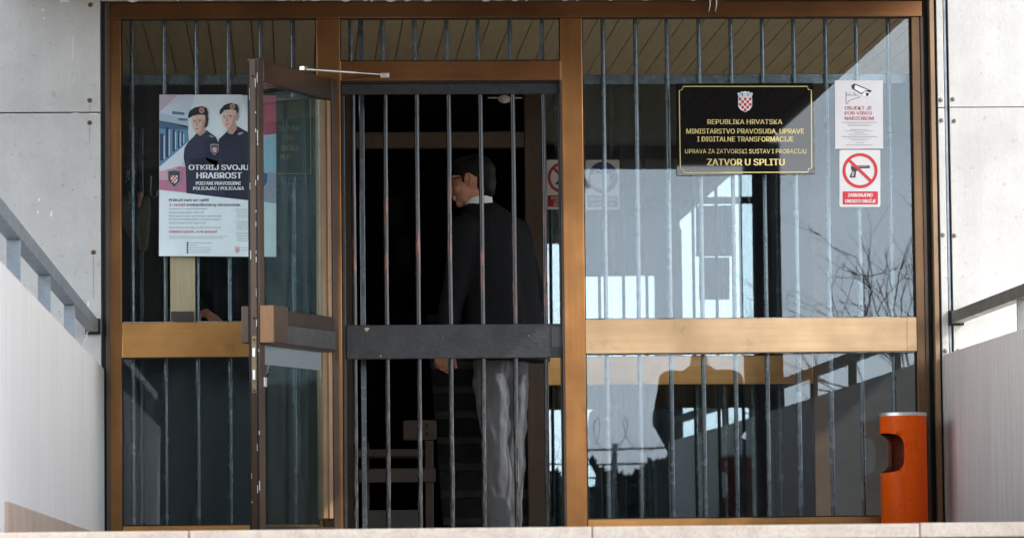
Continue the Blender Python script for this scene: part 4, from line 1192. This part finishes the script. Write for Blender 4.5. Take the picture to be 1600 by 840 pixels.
def person(label, hip, chest, neck, hc, hf, bf, L, Rr, LL, RL, hands, jm, tm, hemz, hairy=True, glasses=False, group=None, voxel=.005, lean_rings=None):
    """one figure: body mesh is the thing; hair and clothes are its children"""
    up = V(0,0,1); bl = V(-bf.y, bf.x, 0); u = -bl                # u: from the person's left to the right
    hs = V(-hf.y, hf.x, 0)
    base = V(hip.x, hip.y, 0)
    b = MB(); hr = MB()
    tilt = (up + hf*.10).normalized(); hfw = (hf - up*.10).normalized()
    head(b, hr, hc, hfw, hs.normalized(), tilt)
    limb(b, [hc - up*.055 - hf*.015, neck, chest], [.056,.058,.07], 20)
    limb(b, [chest, hip], [.09,.09])
    for A, hd in ((L, hands[0]), (Rr, hands[1])):
        limb(b, [chest, A[0], A[1], A[2]], [.06,.045,.038,.026], 14)
        hand(b, A[2], *hd)
    for G in (LL, RL): limb(b, [hip, G[0], G[1], G[2]], [.08,.07,.048,.036], 14)
    bm_ = remesh(b, voxel, 3)
    body = bm_.build('person', M['skin'], smooth=True, angle=0, fixn=False, loc=base)
    tag(body, label, 'person', group)
    if hairy:
        remesh(hr, .006, 3, folds(.003, (1,1,1), 30)).build('hair', M['hair'], body, smooth=True, angle=0, fixn=False)
    j = MB()
    torso(j, lean_rings, u, bf)
    for A in (L, Rr):
        limb(j, [A[0] + (chest-A[0])*.25 + up*.01, A[0], A[1], A[2] + (A[1]-A[2]).normalized()*.015], [.075,.072,.060,.046], 18)
        c0 = A[2] + (A[1]-A[2]).normalized()*.015
    remesh(j, .008, 5, folds(.007, (1,1,.45), 11)).build('jacket', jm, body, smooth=True, angle=0, fixn=False)
    t = MB()
    limb(t, [hip + up*.04, hip - up*.06], [.125,.11])
    for G in (LL, RL): limb(t, [G[0]+up*.05, G[0], G[1], G[2]], [.096,.088,.068,.064], 22)
    remesh(t, .007, 5, folds(.016, (1,1,.55), 13, 4)).build('trousers', tm, body, smooth=True, angle=0, fixn=False)
    for G in (LL, RL):
        s_ = MB(); p = V(G[2].x, G[2].y, G[2].z)
        s_.ell(p + bf*.06 - up*.045, (.13,.046,.035), Matrix((bf, u, up)).transposed()); s_.ell(p - up*.02, (.05,.045,.06))
        remesh(s_, .008, 3).build('shoe', M['shoe'], body, smooth=True, angle=0, fixn=False)
    # shirt collar: a tilted band round the neck
    cdir = (hc - chest).normalized(); cc = neck + V(0,0,.020)
    ring = []
    for zz, r_ in ((-.030,.068),(.016,.064),(.018,.059),(-.028,.061)):
        ring.append([cc + up*(zz + .012*math.cos(a)) + (-bf)*(r_*math.cos(a)) + u*(r_*math.sin(a)) for a in [2*math.pi*k/32 for k in range(32)]])
    cm = MB(); n = 32; vs = [p for r_ in ring for p in r_]; fs = []
    for i in range(4):
        for k in range(n): fs.append((i*n+k, i*n+(k+1)%n, ((i+1)%4)*n+(k+1)%n, ((i+1)%4)*n+k))
    cm.add(vs, fs); cm.build('shirt_collar', M['shirt'], body, smooth=True, angle=50)
    if glasses:
        gm = MB(); A = lambda x, y, z: hc + hfw*x + hs*y + tilt*z
        for sg in (1,-1):
            gm.tube([A(-.006, sg*.083, .020), A(.04, sg*.081, .020), A(.098, sg*.068, .018)], .0028, 8)
            c0 = A(.100, sg*.034, .006)
            gm.tube([c0 + hs*(.026*math.cos(q)) + tilt*(.019*math.sin(q)) for q in [2*math.pi*i/20 for i in range(21)]], .003, 8)
        gm.tube([A(.102,-.010,.012), A(.102,.010,.012)], .003, 8)
        gm.build('glasses', M['black'], body, smooth=True)
    return body

# the man in the dark suit behind the gate, seen from behind, head turned left
PY = .68
bf = V(-.78,.62,0).normalized(); hf = V(-.95,.31,0).normalized()
def q(px, py, y=PY): return F(px, py, y)
def zq(z, px, y=PY):
    p = F(px, 500, y); return V(p.x, y, z)
rings = [(zq(.86,790),.258,.165),(zq(.95,789),.248,.158),(zq(1.10,786),.232,.147),(zq(1.24,782),.222,.138),(zq(1.37,777),.225,.132),(zq(1.47,772),.220,.118),(zq(1.54,766),.188,.10),(zq(1.59,760),.125,.084),(zq(1.618,754),.074,.066)]
person('man in a black suit jacket and grey trousers behind the gate, head turned left',
    hip=zq(.93,785), chest=zq(1.45,768), neck=zq(1.605,750), hc=q(738,284), hf=hf, bf=bf,
    L=[zq(1.48,727,.53), zq(1.20,712,.50), zq(.935,692,.49)],
    Rr=[zq(1.49,806,.81), zq(1.19,833,.92), zq(.96,822,1.06)],
    LL=[zq(.88,767,.60), zq(.48,771,.57), zq(.075,776,.62)],
    RL=[zq(.88,799,.74), zq(.48,795,.76), zq(.075,791,.78)],
    hands=[(V(-.12,0,-1), V(.5,-.85,0), -1, .62, .03), (V(-.6,.5,-.6), V(-.5,-.5,0), 1, .5, .05)],
    jm=M['jacket'], tm=M['trousers'], hemz=.85, glasses=True, lean_rings=rings, voxel=.0042)

# person behind the counter, mostly hidden by the poster
def standing(label, x, y, z0, yaw, jm, tm, Larm, Rarm, hands, k=1.0, hair=True, coat=.84):
    f = V(math.sin(yaw), -math.cos(yaw), 0); l = V(-f.y, f.x, 0)
    B = lambda s, d, z: V(x,y,0) - l*s*k + f*d*k + V(0,0,z0+z*k)
    rg = [(B(0,0,coat),.235,.155),(B(0,0,1.0),.215,.14),(B(0,0,1.15),.20,.13),(B(0,0,1.3),.21,.13),(B(0,0,1.40),.205,.115),(B(0,0,1.46),.16,.09),(B(0,0,1.51),.07,.065)]
    return person(label, B(0,0,.93), B(0,0,1.38), B(0,.01,1.50), B(0,.03,1.66), f, f,
        [B(*p) for p in Larm], [B(*p) for p in Rarm],
        [B(-.10,0,.88),B(-.12,.01,.48),B(-.13,-.02,.075)], [B(.10,0,.88),B(.12,.01,.48),B(.13,-.02,.075)],
        hands, jm, tm, coat, hairy=hair, lean_rings=rg, voxel=.006)
hp = F(318, 487, 1.10)
cz = FZ(505,290,CY0)
pc_ = F(352, 450, 1.02)
# forearm of the right arm (picture left) reaches over the counter to its front edge
fx = lambda p: (-(p.x-pc_.x), -(p.y-pc_.y), p.z)      # world -> person frame for yaw 0
standing('person in dark clothes behind the counter, one hand resting on it below the poster', pc_.x, 1.02, -.004, 0,
    M['jacket'], M['dark_trousers'],
    [(-.20,0,1.41),(-.25,.02,1.12),(-.20,.10,.92)],
    [(.20,0,1.41),(.24,.14,1.20),((pc_.x-F(317,486,.52).x), 1.02-.52, cz+.066)],
    [(V(-.1,-.3,-1), V(-.6,0,0), -1, .4, .05), (V(.50,-.72,-.30), V(.1,-.25,-1), -1, .28, .16)])
# clothes hanging behind the glass at the far left
def hang(name, label, cat, pts, mt, y, th):
    mb = MB(); 
    limb(mb, [F(px,py,y) for px, py, r in pts], [r for px, py, r in pts], 18)
    o = remesh(mb, .006, 4, folds(.010, (1,1,.4), 16)).build(name, mt, smooth=True, angle=0, fixn=False, loc=F(pts[0][0], pts[0][1], y))
    return tag(o, label, cat)
hk = thing('coat_stand', 'dark coat stand behind the left edge of the window', 'coat stand', F(222,500,.5))
hx = F(222,500,.5).x
m = MB(); m.tube([(hx,.34,0),(hx,.34,1.95)], .016, 12); m.build('pole', M['black_paint'], hk, smooth=True)
for sg in (-1,1):
    m = MB(); m.tube([(hx,.34,1.80),(hx+sg*.05,.33,1.83),(hx+sg*.09,.32,1.86)], .008, 8); m.build('hook', M['black_paint'], hk, smooth=True)
m = MB()
for k in range(3):
    a = R(90+120*k); m.tube([(hx,.34,.10),(hx+.12*math.cos(a),.30+.05*math.sin(a),.02)], .014, 10)
m.build('foot', M['black_paint'], hk, smooth=True)
hang('jacket', 'olive grey garment hanging behind the left edge of the window', 'jacket', ((228,312,.022),(226,335,.034),(224,360,.034),(224,384,.022)), M['olive'], .30, .04)
hang('jacket_sleeve', 'narrow olive sleeve hanging at the left jamb of the window', 'jacket', ((196,318,.014),(198,345,.018),(203,368,.010)), M['olive'], .29, .04)
pm_, nt, p = mat('patterned_scarf')
vo = nt.nodes.new('ShaderNodeTexVoronoi'); vo.inputs['Scale'].default_value = 42
gg = nt.nodes.new('ShaderNodeNewGeometry'); nt.links.new(gg.outputs['Position'], vo.inputs['Vector'])
nt.links.new(ramp(nt, vo.outputs['Distance'], [(.25, (.45,.46,.5)), (.5, (.03,.03,.045))]), p.inputs['Base Color'])
hang('scarf', 'black and white patterned scarf hanging at the left jamb', 'scarf', ((207,232,.012),(206,258,.022),(205,285,.020)), pm_, .30, .03)
hang('glove', 'tan glove hanging above the olive garment', 'glove', ((218,304,.016),(217,322,.010)), M['skin'], .25, .03)
hang('glove', 'smaller tan glove beside the left jamb', 'glove', ((203,300,.010),(203,318,.008)), M['skin'], .25, .03)
m = MB(); m.tube([F(236,275,.5),F(235,300,.5),F(236,306,.5),F(240,309,.5),F(245,306,.5),F(246,298,.5)], .0035, 8)
hm = m.build('coat_hook', M['silver'], smooth=True); tag(hm, 'thin bent wire hook beside the poster edge behind glass', 'hook')

# dark coated person on the steps, seen only mirrored in the right window
standing('person in a dark coat standing on the steps in front of the entrance', 2.72, -8.05, -.40, 0,
    M['jacket'], M['dark_trousers'],
    [(-.20,0,1.42),(-.25,-.03,1.15),(-.15,.05,.96)], [(.20,0,1.42),(.25,-.03,1.15),(.15,.05,.96)],
    [(V(-.3,0,-1), V(0,1,0), 1, .9, .02), (V(.3,0,-1), V(0,1,0), -1, .9, .02)], 1.06, coat=.55)

# ------------------------------------------------------------------ what the glass mirrors
def leaf_mat(name, a, b):
    m, nt, p = mat(name)
    f = ramp(nt, nz(nt, 3, 4, .7), [(.3, 0), (.7, 1)])
    nt.links.new(mixc(nt, f, a, b), p.inputs['Base Color']); p.inputs['Roughness'].default_value = .6
    return m
M['needles'] = leaf_mat('dark_foliage', (.020,.042,.034), (.045,.075,.055))
M['bark'] = worn('bark', (.10,.085,.07), (.06,.05,.04), .9, 0, 8)
def crown_mesh(n, rx, rz, seed, size):
    rs = random.Random(seed); mb = MB()
    lobes = [(V(rs.uniform(-.6,.6)*rx, rs.uniform(-.6,.6)*rx, rs.uniform(-.75,.8)*rz), rs.uniform(.3,.55)) for _ in range(16)]
    for k in range(n):
        c, s = rs.choice(lobes)
        d = V(rs.gauss(0,1), rs.gauss(0,1), rs.gauss(0,1)).normalized()
        p = c + V(d.x*rx*s, d.y*rx*s, d.z*rz*s*.7)*rs.uniform(.6,1.05)
        a = V(rs.gauss(0,1), rs.gauss(0,1), rs.gauss(0,1)).normalized(); b = a.cross(d).normalized()
        h = size*rs.uniform(.5,1.3)
        mb.poly([p-a*h, p+b*h*.6, p+a*h, p-b*h*.6])
    return mb
protoc = crown_mesh(3200, 2.6, 3.2, 4, .30)
tr0 = thing('tree', 'tall dark evergreen tree mirrored in the left windows', 'tree', (0,0,-1.5), 'evergreen trees across from the entrance')
m = MB(); m.tube([(0,0,-1.5),(.05,0,0),(0,.05,2.5),(.05,0,5.5)], [.24,.19,.14,.05], 10); tk = m.build('trunk', M['bark'], tr0, smooth=True)
protoc.v = [(p[0],p[1],p[2]+3.3) for p in protoc.v]
ck = protoc.build('crown', M['needles'], tr0, fixn=False)
for i, (x, y, s, rz) in enumerate(((1.4,-37,1.0,0),(-2.2,-38,1.15,1.3),(-6.2,-37,1.05,2.2),(-10.5,-38,1.2,4.1),(-15,-39,1.1,5),(-1.2,-43,1.3,3))):
    if i == 0: r_ = tr0
    else:
        r_ = tr0.copy(); COL.objects.link(r_)
        for ch in (tk, ck):
            c = ch.copy(); COL.objects.link(c); c.parent = r_
    r_.location = (x, y, -1.5); r_.scale = (s,s,s); r_.rotation_euler = (0,0,rz)
# low shrubs and the perimeter fence with coiled wire
hb = MB(); rs = random.Random(9)
for k in range(30000):
    x = rs.uniform(-22, 16) if k % 3 else rs.uniform(-4, 9)
    zt = (2.6 if x < 2.6 else 1.25) + .5*mnoise.noise(V(x*.35,0,0)) + .25*mnoise.noise(V(x*1.3,2,0))
    p = V(x, -32+rs.uniform(-.9,.9), rs.uniform(-1.5, zt))
    a = V(rs.gauss(0,1), rs.gauss(0,1), rs.gauss(0,1)).normalized(); b = a.orthogonal().normalized(); h = rs.uniform(.12,.3)
    hb.poly([p-a*h, p+b*h*.6, p+a*h, p-b*h*.6])
tag(hb.build('hedge', M['needles'], fixn=False), 'long dark hedge of shrubs across from the entrance', 'hedge', kind='stuff')
fn = thing('perimeter_fence', 'wire fence with coiled razor wire across from the entrance', 'fence', (4,-27,-1.5))
for i in range(5):
    x = 1.3 + 2.4*i; m = MB(); m.tube([(x,-27,-1.5),(x,-27,1.25)], .035, 8); m.build('post', M['steel_grey'], fn, smooth=True)
for z in (.75, 1.0, 1.18):
    m = MB(); m.tube([(1.3+.48*i,-27,z+.02*math.sin(i*1.7+z)) for i in range(21)], .014, 6); m.build('wire', M['bar'], fn, smooth=True)
m = MB(); rs = random.Random(31); pts = []; ph = 0; x = 1.3; rr_ = .2
while x < 10.9:
    ph += .21; x += .0125*(1+.6*mnoise.noise(V(x*1.1,5,0))); rr_ = .21+.07*mnoise.noise(V(x*1.3,9,1))
    pts.append((x+.10*math.cos(ph), -27+rr_*math.cos(ph+.6), 1.37+rr_*math.sin(ph)+.05*mnoise.noise(V(x*.9,1,4))))
m.tube(pts, .004, 4); m.build('razor_coil', M['steel_grey'], fn, smooth=True)
# bare branching tree beside the forecourt
bt = thing('bare_tree', 'bare branching tree mirrored at the right side of the window', 'tree', (6.35,-20.5,-1.5))
bm_ = MB(); rs = random.Random(21)
def branch(p, d, L, r, depth):
    pts = [p]; q_ = p
    for k in range(4):
        d = (d + V(rs.gauss(0,.14), rs.gauss(0,.14), rs.gauss(0,.10)+.03)).normalized(); q_ = q_ + d*L/4; pts.append(q_)
    bm_.tube(pts, [r*(1-.12*k) for k in range(5)], 5 if depth < 3 else 4)
    if depth < 5:
        for k in range(3 if depth < 4 else 2):
            t = rs.randint(2,4); nd = (d + V(rs.gauss(0,.55), rs.gauss(0,.55), rs.gauss(0,.4))).normalized()
            branch(pts[t], nd, L*rs.uniform(.6,.8), r*.55, depth+1)
tm_ = MB(); tm_.tube([(6.35,-20.5,-1.5),(6.32,-20.5,-.4),(6.37,-20.5,.6)], [.10,.085,.07], 10); tm_.build('trunk', M['bark'], bt, smooth=True)
for k in range(4):
    branch(V(6.37,-20.5,.5+.03*k), V(rs.gauss(-.1,.4), rs.gauss(0,.4), 1).normalized(), 1.5, .03, 1)
bm_.build('branches', M['bark'], bt, smooth=True, fixn=False)
